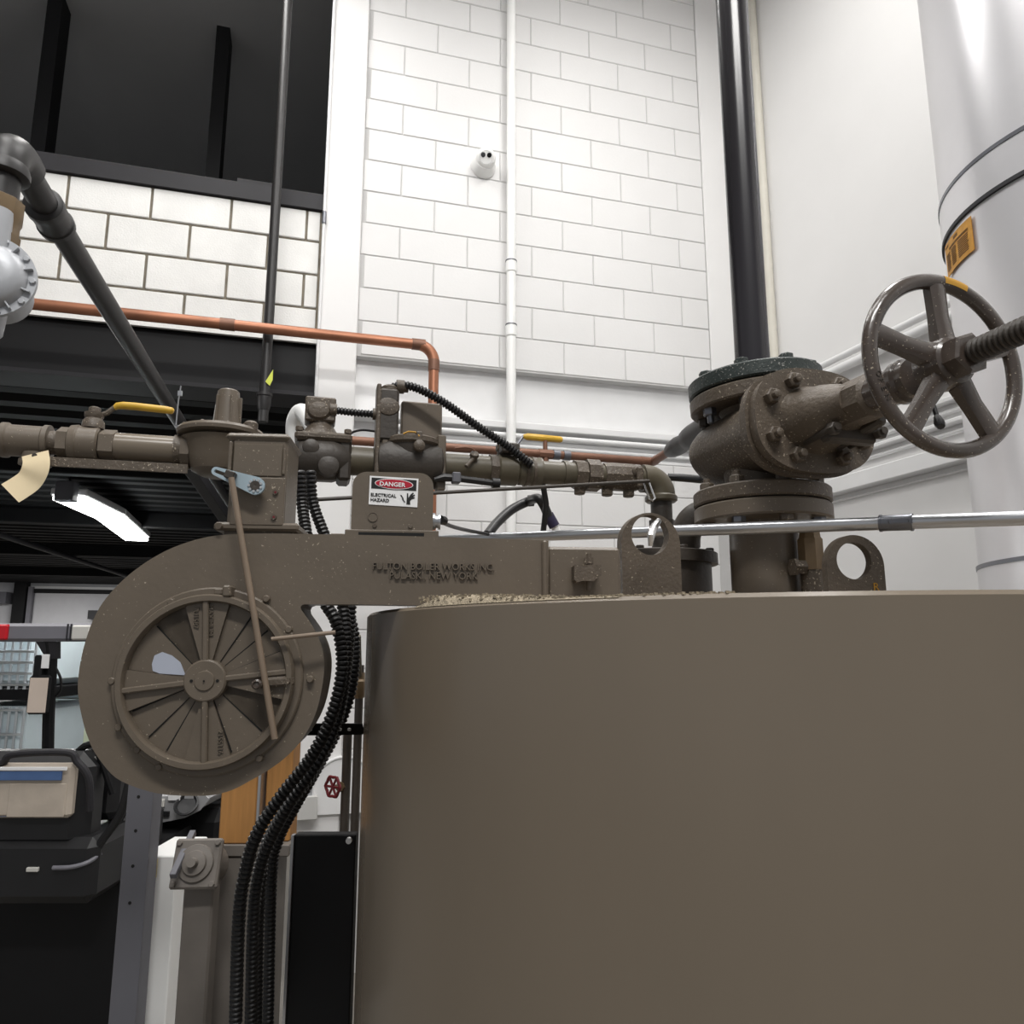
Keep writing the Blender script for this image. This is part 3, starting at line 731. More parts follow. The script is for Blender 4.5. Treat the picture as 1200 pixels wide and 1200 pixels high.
obj('body_flange', slabell(TB - .022, TB - .001, .108, .084), 'brown_cast', sv)
bn = obj('bonnet_flange', slabell(TB + .001, TB + .022, .105, .081), 'brown_cast', sv)
obj('flange_gap', slabell(TB - .0015, TB + .0015, .101, .077, 0), 'black_gap', sv)
TF = TB + .022
obj('bonnet', MB().lathe(sp(TF), AV, [(0, .060), (.012, .054), (.035, .05), (.06, .042), (.075, .034), (.095, .031)], 40, sx=1.12, sy=.92, x=UV), 'brown_cast', sv)
for i in range(8):
    th = 2 * PI * (i + .5) / 8; c, s_ = math.cos(th), math.sin(th)
    q = sp(TF, None, math.copysign(abs(c) ** .77, c) * .086) + V((0, 0, math.copysign(abs(s_) ** .77, s_) * .063))
    obj('bonnet_bolt', MB().bolt(q, AV, .0125, .013, .008), 'brown_cast', bn)
# square yoke sleeve, gland, stem sleeve
T1 = TF + .055
obj('yoke_sleeve', MB().lathe(sp(T1), AV, [(0, .031), (.004, .034), (.07, .033), (.074, .029), (.076, .026)], 8, rot=PI / 8), 'brown_cast', sv)
obj('stem_sleeve', MB().lathe(sp(T1 + .07), AV, [(0, .026), (.05, .026), (.05, .030), (.06, .030), (.064, .026), (.075, .026)], 32), 'brown_gloss', sv)
gl = obj('gland', MB().box(sp(TF + .055, ZA - .035, .01), (UV, AV, V((0, 0, 1))), (.042, .012, .016), .004), 'dark_cast', sv)
for sd in (-.03, .05):
    obj('gland_bolt', MB().cyl(sp(TF + .01, ZA - .04, sd), sp(TF + .085, ZA - .036, sd), .0055).bolt(sp(TF + .07, ZA - .037, sd), AV, .010, .011), 'dark_cast', gl)
obj('yoke_arm', MB().box(sp(TF + .045, ZA - .028, .03), ((AV + V((0, 0, .15))).normalized(), UV, V((0, 0, 1))), (.06, .009, .014), .004), 'dark_cast', sv)
obj('name_plate', MB().box(sp(TF + .055, ZA - .034, -.012), (UV, AV, V((0, 0, 1))), (.009, .003, .014), .002), 'brass', sv)
# upper flange pair, slightly out of true
ta_ = (V((0, 0, 1)) - UW * math.sin(math.radians(4.0))).normalized()
uc = V((S.x, S.y, zg2))
obj('upper_flange', flange(MB(), 0, .026, FR, ta_, uc - ta_ * .0275), 'brown_cast', sv)
TX = ta_.cross(V((0, 1, 0))).normalized(); TY = ta_.cross(TX)
rp = thing('riser_pipe', 'tall black riser pipe with dark flange on top of the valve', 'pipe', uc)
obj('gasket', MB().lathe(uc - ta_ * .0015, ta_, [(0, FR - .008), (.003, FR - .008)], 48), 'black_gap', rp)
obj('flange', flange(MB(), 0, .027, FR, ta_, uc + ta_ * .0015), 'green_black', rp)
obj('flange_hub', MB().lathe(uc + ta_ * .028, ta_, [(0, .052), (.012, .046), (.02, .04)], 32), 'green_black', rp)
obj('pipe', MB().cyl(uc + ta_ * .02, (S.x, S.y, CEIL), .0302, seg=32), 'black_pipe', rp)
for i in range(8):
    a = (i + .35) * PI / 4; q = uc + TX * (.095 * math.cos(a)) + TY * (.095 * math.sin(a))
    obj('bolt', MB().bolt(q + ta_ * .0285, ta_, .012, .011), 'green_black', rp)
    obj('stud', MB().bolt(q - ta_ * .0275, -ta_, .0115, .013, .012), 'zinc_dark' if i % 3 == 0 else 'dark_cast', sv)
# handwheel with five spokes
TH = .402; HR = .119
hw = thing('handwheel', 'glossy brown five-spoke handwheel of the steam valve', 'handwheel', sp(TH, ZA - HR))
def wp(r, a, t): return sp(TH + t, None, r * math.cos(a)) + V((0, 0, r * math.sin(a)))
rim = MB(); n = 72; k = 14; vs = []; fs = []
for i in range(n):
    a = 2 * PI * i / n
    for j in range(k):
        b_ = 2 * PI * j / k; vs.append(wp(HR - .0085 + .0100 * math.cos(b_), a, .0085 * math.sin(b_)))
for i in range(n):
    for j in range(k):
        fs.append((i * k + j, ((i + 1) % n) * k + j, ((i + 1) % n) * k + (j + 1) % k, i * k + (j + 1) % k))
rim.add(vs, fs); rm = obj('rim', rim, 'brown_gloss', hw, smooth=60)
obj('hub', MB().lathe(sp(TH - .022), AV, [(0, .026), (.004, .032), (.02, .034), (.04, .030), (.043, .026)], 32), 'brown_gloss', hw)
obj('hub_nut', MB().lathe(sp(TH + .02), AV, [(0, .027), (.020, .027), (.023, .023)], 6, rot=.35), 'brown_gloss', hw)
for i in range(5):
    a = math.radians(91 + 72 * i); d_ = UV * math.cos(a) + V((0, 0, 1)) * math.sin(a); t_ = AV.cross(d_)
    mb = MB()
    A = [sp(TH) + d_ * .02, sp(TH) + d_ * (HR - .012)]
    vs = []
    for q, (w_, h_, o_) in zip((A[0], A[0].lerp(A[1], .5), A[1]), ((.0135, .010, .005), (.0112, .0075, .001), (.0125, .007, 0))):
        for sx, sy in ((-1, -1), (1, -1), (1, .6), (.45, 1), (-.45, 1), (-1, .6)): vs.append(q + t_ * (w_ * sx) + AV * (h_ * sy + o_))
    fs = [(i_ * 6 + j, i_ * 6 + (j + 1) % 6, (i_ + 1) * 6 + (j + 1) % 6, (i_ + 1) * 6 + j) for i_ in range(2) for j in range(6)]
    mb.add(vs, [tuple(f) for f in fs]); obj('spoke', mb, 'brown_gloss', hw)
for i, ch in enumerate('OPEN'):
    a = math.radians(191 + 5.2 * i); X = (V((0, 0, 1)) * math.cos(a) - UV * math.sin(a)) * -1
    X = (UV * -math.sin(a) + V((0, 0, 1)) * math.cos(a))
    obj('rim_letter', text_mb(ch, .0105, wp(HR - .005, a, .0082), X, UV * -math.cos(a) - V((0, 0, 1)) * math.sin(a), .002, bold=.0), 'dark_cast', rm, smooth=0)
ym = MB(); vs = []; fs = []
for i in range(7):
    a = math.radians(86 - 3.0 * i)
    for b_ in (20, 50, 80, 110): 
        b2 = math.radians(b_); vs.append(wp(HR - .0085 + .0104 * math.cos(b2), a, .0089 * math.sin(b2)))
ym.add(vs, [(i * 4 + j, i * 4 + j + 1, (i + 1) * 4 + j + 1, (i + 1) * 4 + j) for i in range(6) for j in range(3)])
obj('yellow_paint_mark', ym, 'yellow_mark', rm)
# threaded stem
prof = [(0, .0115)]
t = 0.0; 
while t < .30:
    prof += [(t + .0020, .0152), (t + .0042, .0152), (t + .0062, .0118)]; t += .0072
obj('valve_stem', MB().lathe(sp(TH + .03), AV, prof, 24), 'dark_cast', None, 'dark threaded stem sticking out of the handwheel', 'stem')
obj('grease_nipple', MB().tube([P(1098, 488, 1.0), P(1101, 496, .99), P(1103, 500, .985)], [.004, .007, .005], 8).cyl(P(1092, 470, 1.01), P(1098, 488, 1.0), .003), 'black_rubber', hw)

# ------------------------------------------------------------------ galvanised conduit across the drum top
ea, eb = P(515, 632.5, 1.60), P(1215, 606.5, .955)
em = thing('steel_conduit', 'long shiny galvanised conduit crossing in front of the steam pipe', 'conduit', (ea + eb) / 2)
ed = (eb - ea).normalized()
obj('tube', MB().cyl(ea - ed * .05, eb + ed * .6, .0098, seg=24), 'galv', em)
def on(a, b, px):                                   # point of a 3-D line seen at column px
    lo, hi = -1.0, 2.0
    for _ in range(50):
        m = (lo + hi) / 2; q = a + (b - a) * m - V((0, 0, EZ)); dd = q.y * cP + q.z * sP
        if 600 + F * q.x / dd < px: lo = m
        else: hi = m
    return a + (b - a) * lo
ca, cb = on(ea, eb, 1031), on(ea, eb, 1070)
L_ = (cb - ca).length
cp_ = obj('coupling', MB().lathe(ca, ed, [(0, .0125), (.003, .0125), (.003, .0115), (L_ - .003, .0115), (L_ - .003, .0125), (L_, .0125)], 24), 'zinc_dark', em)
for k in (.2, .8): obj('set_screw', MB().lathe(ca.lerp(cb, k) - V((0, .0105, 0)), (0, -1, 0), [(0, .004), (.003, .0035)], 8), 'zinc_dark', cp_)

# ------------------------------------------------------------------ gas train
ZG = EZ + .33
ga, gb = PZ(30, 517, ZG), PZ(680, 556.5, ZG)
gd = (gb - ga).normalized(); gn = V((gd.y, -gd.x, 0)); AXG = (gd, gn, V((0, 0, 1)))
def gp(px, z=0.0, out=0.0): return on(ga, gb, px) + V((0, 0, z)) + gn * out
def gm(px):                                         # metres per pixel on the train at px
    q = on(ga, gb, px) - V((0, 0, EZ)); return (q.y * cP + q.z * sP) / F
def gl_(mb, prof, seg=28, rot=0.0):                 # lathe along the train: (px, radius px)
    o_ = gp(prof[0][0]); mm = gm(sum(p for p, _ in prof) / len(prof))
    return mb.lathe(o_, gd, [((gp(p) - o_).dot(gd), r * mm) for p, r in prof], seg, rot)
gt = thing('gas_pipe', 'thick brown gas pipe with tee feeding the regulator', 'pipe', gp(60, -.05))
obj('tee', gl_(MB(), [(3, 17), (3, 20.5), (10, 20.5), (12, 18.5), (51, 18.5), (53, 20.5), (59, 20.5), (59, 17)]), 'brown_paint', gt)
obj('tee_branch', MB().lathe(gp(44, -.02), (0, 0, -1), [(0, .021), (.012, .021), (.012, .024), (.02, .024), (.02, .018), (.026, .018)], 24), 'brown_paint', gt)
obj('pipe', gl_(MB(), [(-45, 14.5), (3, 14.5)]), 'brown_paint', gt)
obj('nipple', gl_(MB(), [(59, 14), (72, 14)]), 'brown_cast', gt)
obj('pipe', gl_(MB(), [(136, 16.3), (216, 16.3)]), 'boiler_paint', gt)
obj('pipe_collar', gl_(MB(), [(205, 18), (216, 18)]), 'brown_cast', gt)
vb = thing('gas_ball_valve', 'brown ball valve with long yellow lever on the thick gas pipe', 'valve', gp(105, -.03))
obj('hex_end', gl_(MB(), [(70, 20), (83, 20)], 6, PI / 6), 'brown_paint', vb)
obj('body', gl_(MB(), [(82, 19), (84, 22), (92, 23), (94, 21.5), (116, 21.5), (118, 19)]), 'brown_paint', vb)
obj('hex_end', gl_(MB(), [(119, 20), (136, 20)], 6, PI / 6), 'brown_paint', vb)
obj('bonnet', MB().lathe(gp(107, .028), (0, 0, 1), [(0, .018), (.012, .017), (.018, .013), (.022, .015), (.028, .015)], 20), 'brown_cast', vb)
obj('stem_nut', MB().bolt(gp(107, .055), (0, 0, 1), .0095, .011), 'brown_cast', vb)
lv = obj('lever', MB().tube([gp(98, .052), gp(113, .052), gp(122, .058), gp(131, .070), gp(140, .071), gp(194, .071)], .0045, 8), 'brown_cast', vb)
lvp = MB()
for a_, b_ in zip([gp(131, .069), gp(140, .0725), gp(150, .072), gp(194, .070)], [gp(140, .0725), gp(150, .072), gp(194, .070), gp(199, .068)]):
    pass
obj('lever_grip', MB().tube([gp(129, .067), gp(133, .0715), gp(140, .073), gp(155, .073), gp(190, .071), gp(198, .070), gp(200, .069)], [.004, .006, .0068, .0068, .0066, .006, .003], 12), 'yellow_grip', lv)
obj('support_angle', MB().box(gp(146, -.030, .006), AXG, (.105, .011, .0022), .0008).box(gp(146, -.036, .018), AXG, (.105, .0018, .008), .0006), 'brown_cast', gt)
# paper tag
tg = MB(); tp = []
base = gp(50, -.026, .028)
cv = [(0, 0, 0), (.005, -.015, .006), (.005, -.030, .008), (-.002, -.046, .006), (-.014, -.060, .010), (-.024, -.070, .014)]
vs = []
cvp = bez([V((x, z, y)) for x, z, y in cv], 6)
for q in cvp:
    c = base + gd * q.x + V((0, 0, q.y)) + gn * q.z
    vs.append(c)
wv = []
for i, c in enumerate(vs):
    t_ = (vs[min(i + 1, len(vs) - 1)] - vs[max(i - 1, 0)]).normalized(); sd = (gn.cross(t_)).normalized(); wv += [c - sd * .0195, c + sd * .0195]
m_ = len(vs)
ft = wv + [p - gn * .0006 for p in wv]
fs = []
for i in range(m_ - 1):
    a_ = 2 * i; fs += [(a_, a_ + 1, a_ + 3, a_ + 2), (2 * m_ + a_, 2 * m_ + a_ + 2, 2 * m_ + a_ + 3, 2 * m_ + a_ + 1), (a_, a_ + 2, 2 * m_ + a_ + 2, 2 * m_ + a_), (a_ + 1, 2 * m_ + a_ + 1, 2 * m_ + a_ + 3, a_ + 3)]
tg.add(ft, fs)
tt = thing('paper_tag', 'curled cream paper tag hanging from the gas pipe tee', 'tag', base)
obj('tag_paper', tg, 'paper_tag', tt)
obj('tag_eyelet', MB().lathe(base - V((0, 0, .004)) + gn * .001, gn, [(0, .004), (.001, .004)], 12), 'dark_cast', tt)
# regulator
rgx = 258
rg = thing('gas_regulator', 'brown gas pressure regulator with flat round cap and spring tower', 'regulator', gp(rgx, -.05))
RO = gp(rgx, 0, .0); mmr = gm(rgx)
obj('body', MB().lathe(RO + V((0, 0, -.042)), (0, 0, 1), [(0, .030), (.008, .045), (.03, .055), (.055, .060), (.062, .066)], 40), 'brown_paint', rg)
obj('inlet_flange', gl_(MB(), [(214, 22), (224, 22)], 8, PI / 8), 'brown_paint', rg)
obj('cap', MB().lathe(RO + V((0, 0, .024)), (0, 0, 1), [(0, .060), (.004, .072), (.010, .073), (.015, .070), (.022, .045), (.026, .03)], 56), 'brown_paint', rg)
tw = obj('spring_tower', MB().lathe(RO + V((.008, 0, .045)), (0, 0, 1), [(0, .024), (.055, .0195), (.066, .0185), (.069, .015), (.071, .006)], 24), 'brown_paint', rg)
for a in (0, 1.2, 2.6, 4.2, 5.3): obj('tower_fin', MB().box(RO + V((.008, 0, .072)) + V((math.cos(a), math.sin(a), 0)) * .022, (V((math.cos(a), math.sin(a), 0)), V((-math.sin(a), math.cos(a), 0)), V((0, 0, 1))), (.003, .0015, .028), .0006), 'brown_paint', tw)
for i in range(10):
    a = i * PI / 5 + .2; obj('cap_screw', MB().lathe(RO + V((.066 * math.cos(a), .066 * math.sin(a), .038)), (0, 0, 1), [(0, .004), (.003, .003)], 8), 'brown_paint', rg)
obj('vent_boss', MB().lathe(RO + V((.058, -.02, .035)), (0, 0, 1), [(0, .012), (.012, .012), (.016, .008)], 16), 'brown_cast', rg)
obj('hanger_wire', MB().tube([P(206, 500, 1.33), P(209, 470, 1.33), P(212, 452, 1.33)], .0011, 6).box(P(211, 461, 1.33), AXW, (.0035, .002, .0045)).cyl(P(206, 499, 1.33), P(216, 500, 1.31), .002, seg=6), 'galv', rg)  # short hanger wire with bright knot, joined here to the regulator
# first safety valve
s1 = thing('gas_shutoff_valve', 'dark brown cast shutoff valve with square top box', 'valve', gp(378, -.05))
obj('body', gl_(MB(), [(345, 17), (350, 24), (362, 27), (390, 27), (402, 23), (408, 21), (411, 17)], 10), 'dark_cast', s1)
obj('flange_lug', MB().box(gp(403, -.005), AXG, (.012, .030, .038), .005), 'dark_cast', s1)
obj('top_plate', MB().box(gp(378, .034), AXG, (.050, .038, .008), .005), 'brown_cast', s1)
obj('bonnet', MB().lathe(gp(374, .04), (0, 0, 1), [(0, .036), (.012, .028), (.025, .020), (.038, .017)], 24), 'brown_cast', s1)
tbx = obj('top_box', MB().box(gp(373, .088), AXG, (.027, .022, .023), .003), 'brown_cast', s1)
obj('box_lens', MB().lathe(gp(371, .084, .022), gn, [(0, .017), (.006, .014), (.008, .006)], 20, sx=1.25), 'brown_cast', tbx)
for dx in (-1, 1):
    for dy in (-1, 1): obj('plate_bolt', MB().bolt(gp(378, .042) + gd * (.042 * dx) + gn * (.03 * dy), (0, 0, 1), .007, .008), 'brown_cast', s1)
obj('side_lobe', MB().lathe(gp(364, .012, .030), gn, [(0, .016), (.010, .014), (.013, .008)], 16), 'dark_cast', s1)
obj('side_lobe', MB().lathe(gp(385, -.020, .030), gn, [(0, .020), (.010, .018), (.013, .010)], 16), 'dark_cast', s1)
obj('olive_nipple', gl_(MB(), [(410, 17), (437, 17)]), 'olive_pipe', None, 'short olive pipe between the two shutoff valves', 'pipe')
# second safety valve with actuator
s2 = thing('motorized_gas_valve', 'brown round-bodied gas valve with flat cover and tall box', 'valve', gp(480, -.05))
obj('body', gl_(MB(), [(436, 16), (442, 26), (455, 30), (500, 30), (514, 27), (520, 17)]), 'dark_cast', s2)
obj('round_cover', MB().lathe(gp(482, .030), (0, 0, 1), [(0, .052), (.004, .056), (.012, .056), (.016, .05), (.02, .03)], 40), 'brown_cast', s2)
obj('skirt', MB().lathe(gp(482, -.03), (0, 0, 1), [(0, .034), (.03, .044), (.06, .051)], 40), 'dark_cast', s2)
ck_ = obj('cover_clamp', MB().lathe(gp(486, .022, .054), gn, [(0, .011), (.008, .010), (.011, .005)], 14), 'brown_cast', s2)
obj('clamp_strap', MB().box(gp(486, .034, .050), AXG, (.006, .006, .016), .002), 'brown_cast', ck_)
obj('side_post', MB().box(gp(514, 0, .02), AXG, (.008, .014, .052), .002), 'brown_paint', s2)
obj('side_post', MB().box(gp(449, 0, .02), AXG, (.006, .012, .044), .002), 'brown_paint', s2)
obj('actuator_cover', MB().box(gp(494, .078, -.02), AXG, (.039, .012, .048), .003), 'brown_paint', s2)
obj('yellow_seal_wire', MB().tube([gp(468, .044, .05), gp(474, .049, .05), gp(482, .048, .052), gp(486, .04, .056)], .0016, 6), 'yellow_mark', s2)
cb_ = thing('conduit_box', 'narrow dark conduit box standing between the gas valves', 'electrical box', gp(451, .03))
obj('box', MB().box(gp(451, .084, .015), AXG, (.020, .02, .050), .005), 'dark_cast', cb_)
obj('box_cover', MB().lathe(gp(451, .098, .033), gn, [(0, .018), (.004, .016), (.006, .008)], 20, sx=1.2), 'brown_cast', cb_)
obj('box_strap', MB().box(gp(440, .05, .02), AXG, (.004, .018, .09), .002), 'brown_cast', cb_)
obj('top_hub', MB().lathe(gp(453, .132, .015), (0, 0, 1), [(0, .016), (.008, .016), (.012, .011)], 16), 'brown_cast', cb_)
# downstream pipework
gp2 = thing('gas_pipe_run', 'olive brown gas pipe run with unions ending in an elbow', 'pipe', gp(640, -.05))
obj('pipe', gl_(MB(), [(520, 15.5), (575, 15.5)]), 'olive_pipe', gp2)
obj('union_nut', gl_(MB(), [(573, 18), (582, 18)], 8), 'brown_cast', gp2)
obj('tee', gl_(MB(), [(582, 16), (584, 18), (604, 18), (606, 16)]), 'olive_pipe', gp2)
obj('tee_outlet', MB().lathe(gp(591, .022), (0, 0, 1), [(0, .014), (.016, .014), (.016, .017), (.026, .017)], 16), 'brown_cast', gp2)
obj('coupling', gl_(MB(), [(606, 15), (608, 16.5), (628, 16.5), (630, 17.5), (633, 17.5), (633, 14)]), 'olive_pipe', gp2)
obj('pipe', gl_(MB(), [(632, 13.6), (666, 13.6)]), 'olive_pipe', gp2)
obj('union_ring', gl_(MB(), [(659, 15.5), (664, 15.5)]), 'olive_pipe', gp2)
obj('union_nut', gl_(MB(), [(672, 17.5), (685, 17.5)], 8), 'brown_cast', gp2)
obj('union_nut', gl_(MB(), [(686, 19), (701, 19)], 8, .3), 'brown_cast', gp2)
obj('pipe', gl_(MB(), [(664, 14), (758, 13)]), 'olive_pipe', gp2)
for k in (614, 622): obj('coupling_rib', gl_(MB(), [(k, 17.6), (k + 3, 17.6)]), 'brown_cast', gp2)
for px in (679, 711, 736): obj('drip_plug', MB().lathe(gp(px, -.026), (0, 0, -1), [(0, .012), (.012, .012), (.014, .009)], 6), 'brown_cast', gp2)
e0 = gp(752); ec_ = gp(778)
arc = [gp(752)] + [gp(757) + gd * (.032 * math.sin(a)) - V((0, 0, 1)) * (.032 * (1 - math.cos(a))) for a in [PI / 2 * i / 8 for i in range(9)]]
end = arc[-1]
obj('elbow', MB().tube(arc, .0285, 24), 'olive_pipe', gp2)
obj('elbow_band', MB().lathe(end + V((0, 0, -.004)), (0, 0, -1), [(-.004, .029), (0, .0325), (.008, .0325), (.011, .029)], 28), 'olive_pipe', gp2)
obj('drop_pipe', MB().cyl(end + V((0, 0, -.008)), (end.x, end.y, hz), .0215, seg=24), 'dark_cast', gp2)
obj('drop_hex', MB().lathe((end.x, end.y, end.z - .052), (0, 0, -1), [(0, .026), (.022, .026)], 8), 'dark_cast', gp2)
bv = thing('butterfly_valve', 'small brown linkage valve at the end of the gas run', 'valve', gp(733, -.02))
obj('body', gl_(MB(), [(706, 15.5), (714, 16.5), (738, 16.5), (746, 15.5)], 10), 'brown_cast', bv)
obj('shaft_boss', MB().lathe(gp(741, .008, .018), gn, [(0, .012), (.012, .012), (.016, .008)], 16), 'brown_cast', bv)
obj('lever', MB().box(gp(741, -.006, .036), AXG, (.006, .004, .020), .002), 'brown_cast', bv)
obj('clevis_loop', MB().tube([gp(744, -.018, .04), gp(750, -.05, .042), gp(753, -.053, .042), gp(756, -.048, .042), gp(750, -.016, .04)], .0022, 8), 'bright_steel', bv)
# actuating rod
obj('linkage_rod', MB().cyl(gp(368, -.085, .05) * 1, gp(748, -.016, .05), .0034, seg=10), 'dark_cast', None, 'long thin dark rod running along under the gas valves', 'rod')
tc = thing('test_cock', 'small brass test cock on top of the olive gas pipe', 'cock', gp(552, .02))
obj('cock_body', MB().lathe(gp(552, .010, .018), (gn + V((0, 0, .8))).normalized(), [(0, .007), (.012, .007), (.012, .009), (.018, .008)], 10), 'brown_cast', tc)
obj('cock_handle', MB().tube([gp(552, .026, .032), gp(548, .030, .034), gp(540, .031, .034), gp(529, .028, .034)], .002, 8), 'copper_dull', tc)
obj('cock_spout', MB().cyl(gp(552, .014, .028), gp(542, -.006, .036), .004), 'brown_cast', tc)
br = MB().tube([gp(505, -.035, .04), gp(516, -.030, .04), gp(530, -.030, .04), gp(576, -.036, .04)], [.004, .008, .0065, .006], 10)
bt = thing('black_sensor_tube', 'black sensor tube with clamp below the olive gas pipe', 'tube', gp(540, -.04, .04))
obj('tube', br, 'black_rubber', bt)
obj('tube_clamp', MB().box(gp(530, -.030, .04), AXG, (.008, .009, .010), .002), 'grey_post', bt)
obj('tube_end', MB().lathe(gp(571, -.0355, .04), gd, [(0, .010), (.014, .010)], 12), 'black_rubber', bt)
# clip from the elbow to the lug
tr_ = MB().tube([P(772, 610, 1.09), P(766, 618, 1.07), P(763, 628, 1.06), P(762, 640, 1.06)], [.004, .006, .0055, .003], 10)
obj('spring_clip', tr_, 'bright_steel', None, 'bright steel clip hooked over the lifting lug', 'clip')
# dark elbow left of the steam flange
de = thing('drain_elbow', 'dark brown pipe elbow tucked left of the lower steam flange', 'pipe', P(818, 690, 1.42))
q0 = P(838, 606, 1.40); zq = q0.z
c_ = P(803, 640, 1.42)
arcp = [q0, P(822, 604, 1.405), P(810, 612, 1.41), P(804, 626, 1.415), V((P(803, 640, 1.42).x, P(803, 640, 1.42).y, P(803, 640, 1.42).z))]
obj('elbow', MB().tube(bez(arcp, 6), .028, 20), 'dark_cast', de)
obj('elbow_band', MB().lathe(P(822, 604, 1.405), V((1, .1, 0)), [(-.006, .03), (.006, .033), (.008, .03)], 24), 'dark_cast', de)
obj('drop_pipe', MB().cyl(arcp[-1], (arcp[-1].x, arcp[-1].y, hz), .024), 'dark_cast', de)
# brown relief fitting right of the steam pipe
rf = thing('relief_fitting', 'brown brass relief fitting between steam pipe and right lug', 'fitting', P(952, 690, 1.22))
f0 = P(953, 690, 1.22); zt = P(953, 626, 1.22).z; zm = P(953, 668, 1.22).z
obj('body', MB().lathe((f0.x, f0.y, zm), (0, 0, 1), [(0, .021), (zt - zm - .008, .021), (zt - zm - .004, .018), (zt - zm + .015, .016)], 8), 'brass', rf)
obj('stem', MB().cyl((f0.x, f0.y, BTOP), (f0.x, f0.y, zm), .018), 'brown_cast', rf)
obj('side_port', MB().lathe((f0.x - .016, f0.y - .01, zm + .004), V((-1, -.2, 0)), [(0, .012), (.016, .012), (.016, .015), (.022, .015)], 6), 'brown_cast', rf)
obj('bypass_pipe', MB().cyl((S.x + .066, S.y - .02, BTOP), (S.x + .066, S.y - .02, BTOP + .075), .007), 'olive_pipe', rf)

# ------------------------------------------------------------------ flue stack
FD_ = 2.3; faz = math.radians(41.3); FC = V((math.sin(faz), math.cos(faz), 0)) * FD_; FRAD = FD_ * math.sin(math.radians(41.3 - 31.8))
def flue_hit(px, py, rr=None):
    rr = FRAD if rr is None else rr
    r = ray(px, py); h = math.hypot(r.x, r.y); d_ = V((r.x, r.y, 0)) / h; b_ = d_.dot(FC); q = b_ * b_ - (FC.length_squared - rr * rr)
    return d_ * (b_ - math.sqrt(max(q, 0))) + V((0, 0, EZ + (b_ - math.sqrt(max(q, 0))) * r.z / h))
z_s1 = flue_hit(1150, 233).z; z_s2 = flue_hit(1150, 182.5).z; z_s3 = flue_hit(1180, 657).z
fl = thing('flue_stack', 'wide shiny stainless steel flue stack rising beside the handwheel', 'flue', (FC.x, FC.y, 0))
cuts = [0.0, z_s3, z_s1, z_s2, 3.9, 5.2, CEIL - .004]
for i, (a, b) in enumerate(zip(cuts, cuts[1:])):
    e = .004 if i in (1, 3, 5) else 0.0
    obj('flue_section', MB().lathe((FC.x, FC.y, a), (0, 0, 1), [(0, FRAD - e), (b - a, FRAD - e)], 96), 'stainless', fl)
for i, zc in enumerate(cuts[1:-1]):
    obj('seam_band', MB().lathe((FC.x, FC.y, zc - .006), (0, 0, 1), [(0, FRAD - .004), (.001, FRAD + .002), (.011, FRAD + .002), (.012, FRAD - .004)], 96), 'seam_dark' if i in (1,) else 'zinc_dark', fl)
# curved orange warning label on the stack
c4 = [flue_hit(1106, 270), flue_hit(1137.5, 246), flue_hit(1144, 291), flue_hit(1110, 313)]
az0 = math.atan2(c4[0].y - FC.y, c4[0].x - FC.x); az1 = math.atan2(c4[1].y - FC.y, c4[1].x - FC.x)
if az1 < az0 - PI: az1 += 2 * PI
if az1 - az0 > PI: az1 -= 2 * PI
zt_ = z_s1 - .022; zb_ = flue_hit(1143, 292).z
def lp(f, g, o_): 
    a = az0 + (az1 - az0) * f; return V((FC.x + (FRAD + o_) * math.cos(a), FC.y + (FRAD + o_) * math.sin(a), zb_ + (zt_ - zb_) * g))
def lpatch(f0, f1, g0, g1, o_, n=8):
    mb = MB(); vs = []
    for oo in (o_, o_ - .0012):
        for i in range(n + 1):
            f = f0 + (f1 - f0) * i / n; vs += [lp(f, g0, oo), lp(f, g1, oo)]
    m_ = 2 * (n + 1); fs = []
    for i in range(n):
        a = 2 * i; fs += [(a, a + 2, a + 3, a + 1), (m_ + a, m_ + a + 1, m_ + a + 3, m_ + a + 2), (a, m_ + a, m_ + a + 2, a + 2), (a + 1, a + 3, m_ + a + 3, m_ + a + 1)]
    return mb.add(vs, fs)
fb = thing('flue_label', 'curved orange warning label stuck on the flue stack', 'label', lp(.5, 0, 0))
obj('label_sheet', lpatch(0, 1, 0, 1, .0018), 'orange_label', fb)
obj('printed_emblem', lpatch(.45, .6, .84, .92, .0026, 3), 'label_ink', fb)
obj('printed_title', lpatch(.06, .22, .86, .9, .0026, 3), 'label_ink', fb)
for g in (.74, .70): obj('printed_line', lpatch(.25, .9, g - .012, g + .012, .0026, 4), 'label_ink', fb)
for f0, f1 in ((.08, .28), (.33, .52), (.58, .9)):
    for i in range(9):
        g = .62 - i * .058; obj('printed_line', lpatch(f0, f1 - .04 * random.random(), g - .014, g + .014, .0026, 3), 'label_ink', fb)

# ------------------------------------------------------------------ wall pipes
def wpt(px, py, off): return WB.hit(px, py, -off)
wpz = thing('wall_pipe', 'white vertical drain pipe fixed on the painted block wall', 'pipe', WB.W(WB.uz(599, 400, -.06)[0], -.06, 0))
uq = WB.uz(599, 380, -.06)[0]
obj('pipe', MB().cyl(WB.W(uq, -.06, 0), WB.W(uq, -.06, CEIL), .028, seg=24), 'white_plastic', wpz)
for yy in (313, 388):
    z = WB.uz(599, yy, -.06)[1]
    cc = obj('coupling', MB().lathe(WB.W(uq, -.06, z - .035), (0, 0, 1), [(0, .030), (.003, .033), (.067, .033), (.07, .030)], 24), 'white_plastic', wpz)
    obj('clamp_ring', MB().lathe(WB.W(uq, -.06, z + .034), (0, 0, 1), [(0, .035), (.006, .035)], 24), 'zinc_dark', cc)
cst = thing('corner_conduit', 'cream vertical conduit in the room corner behind the black riser', 'conduit', WB.W(u_corner - .03, -.06, 0))
cqq = WR.hit(900, 300, -.03)
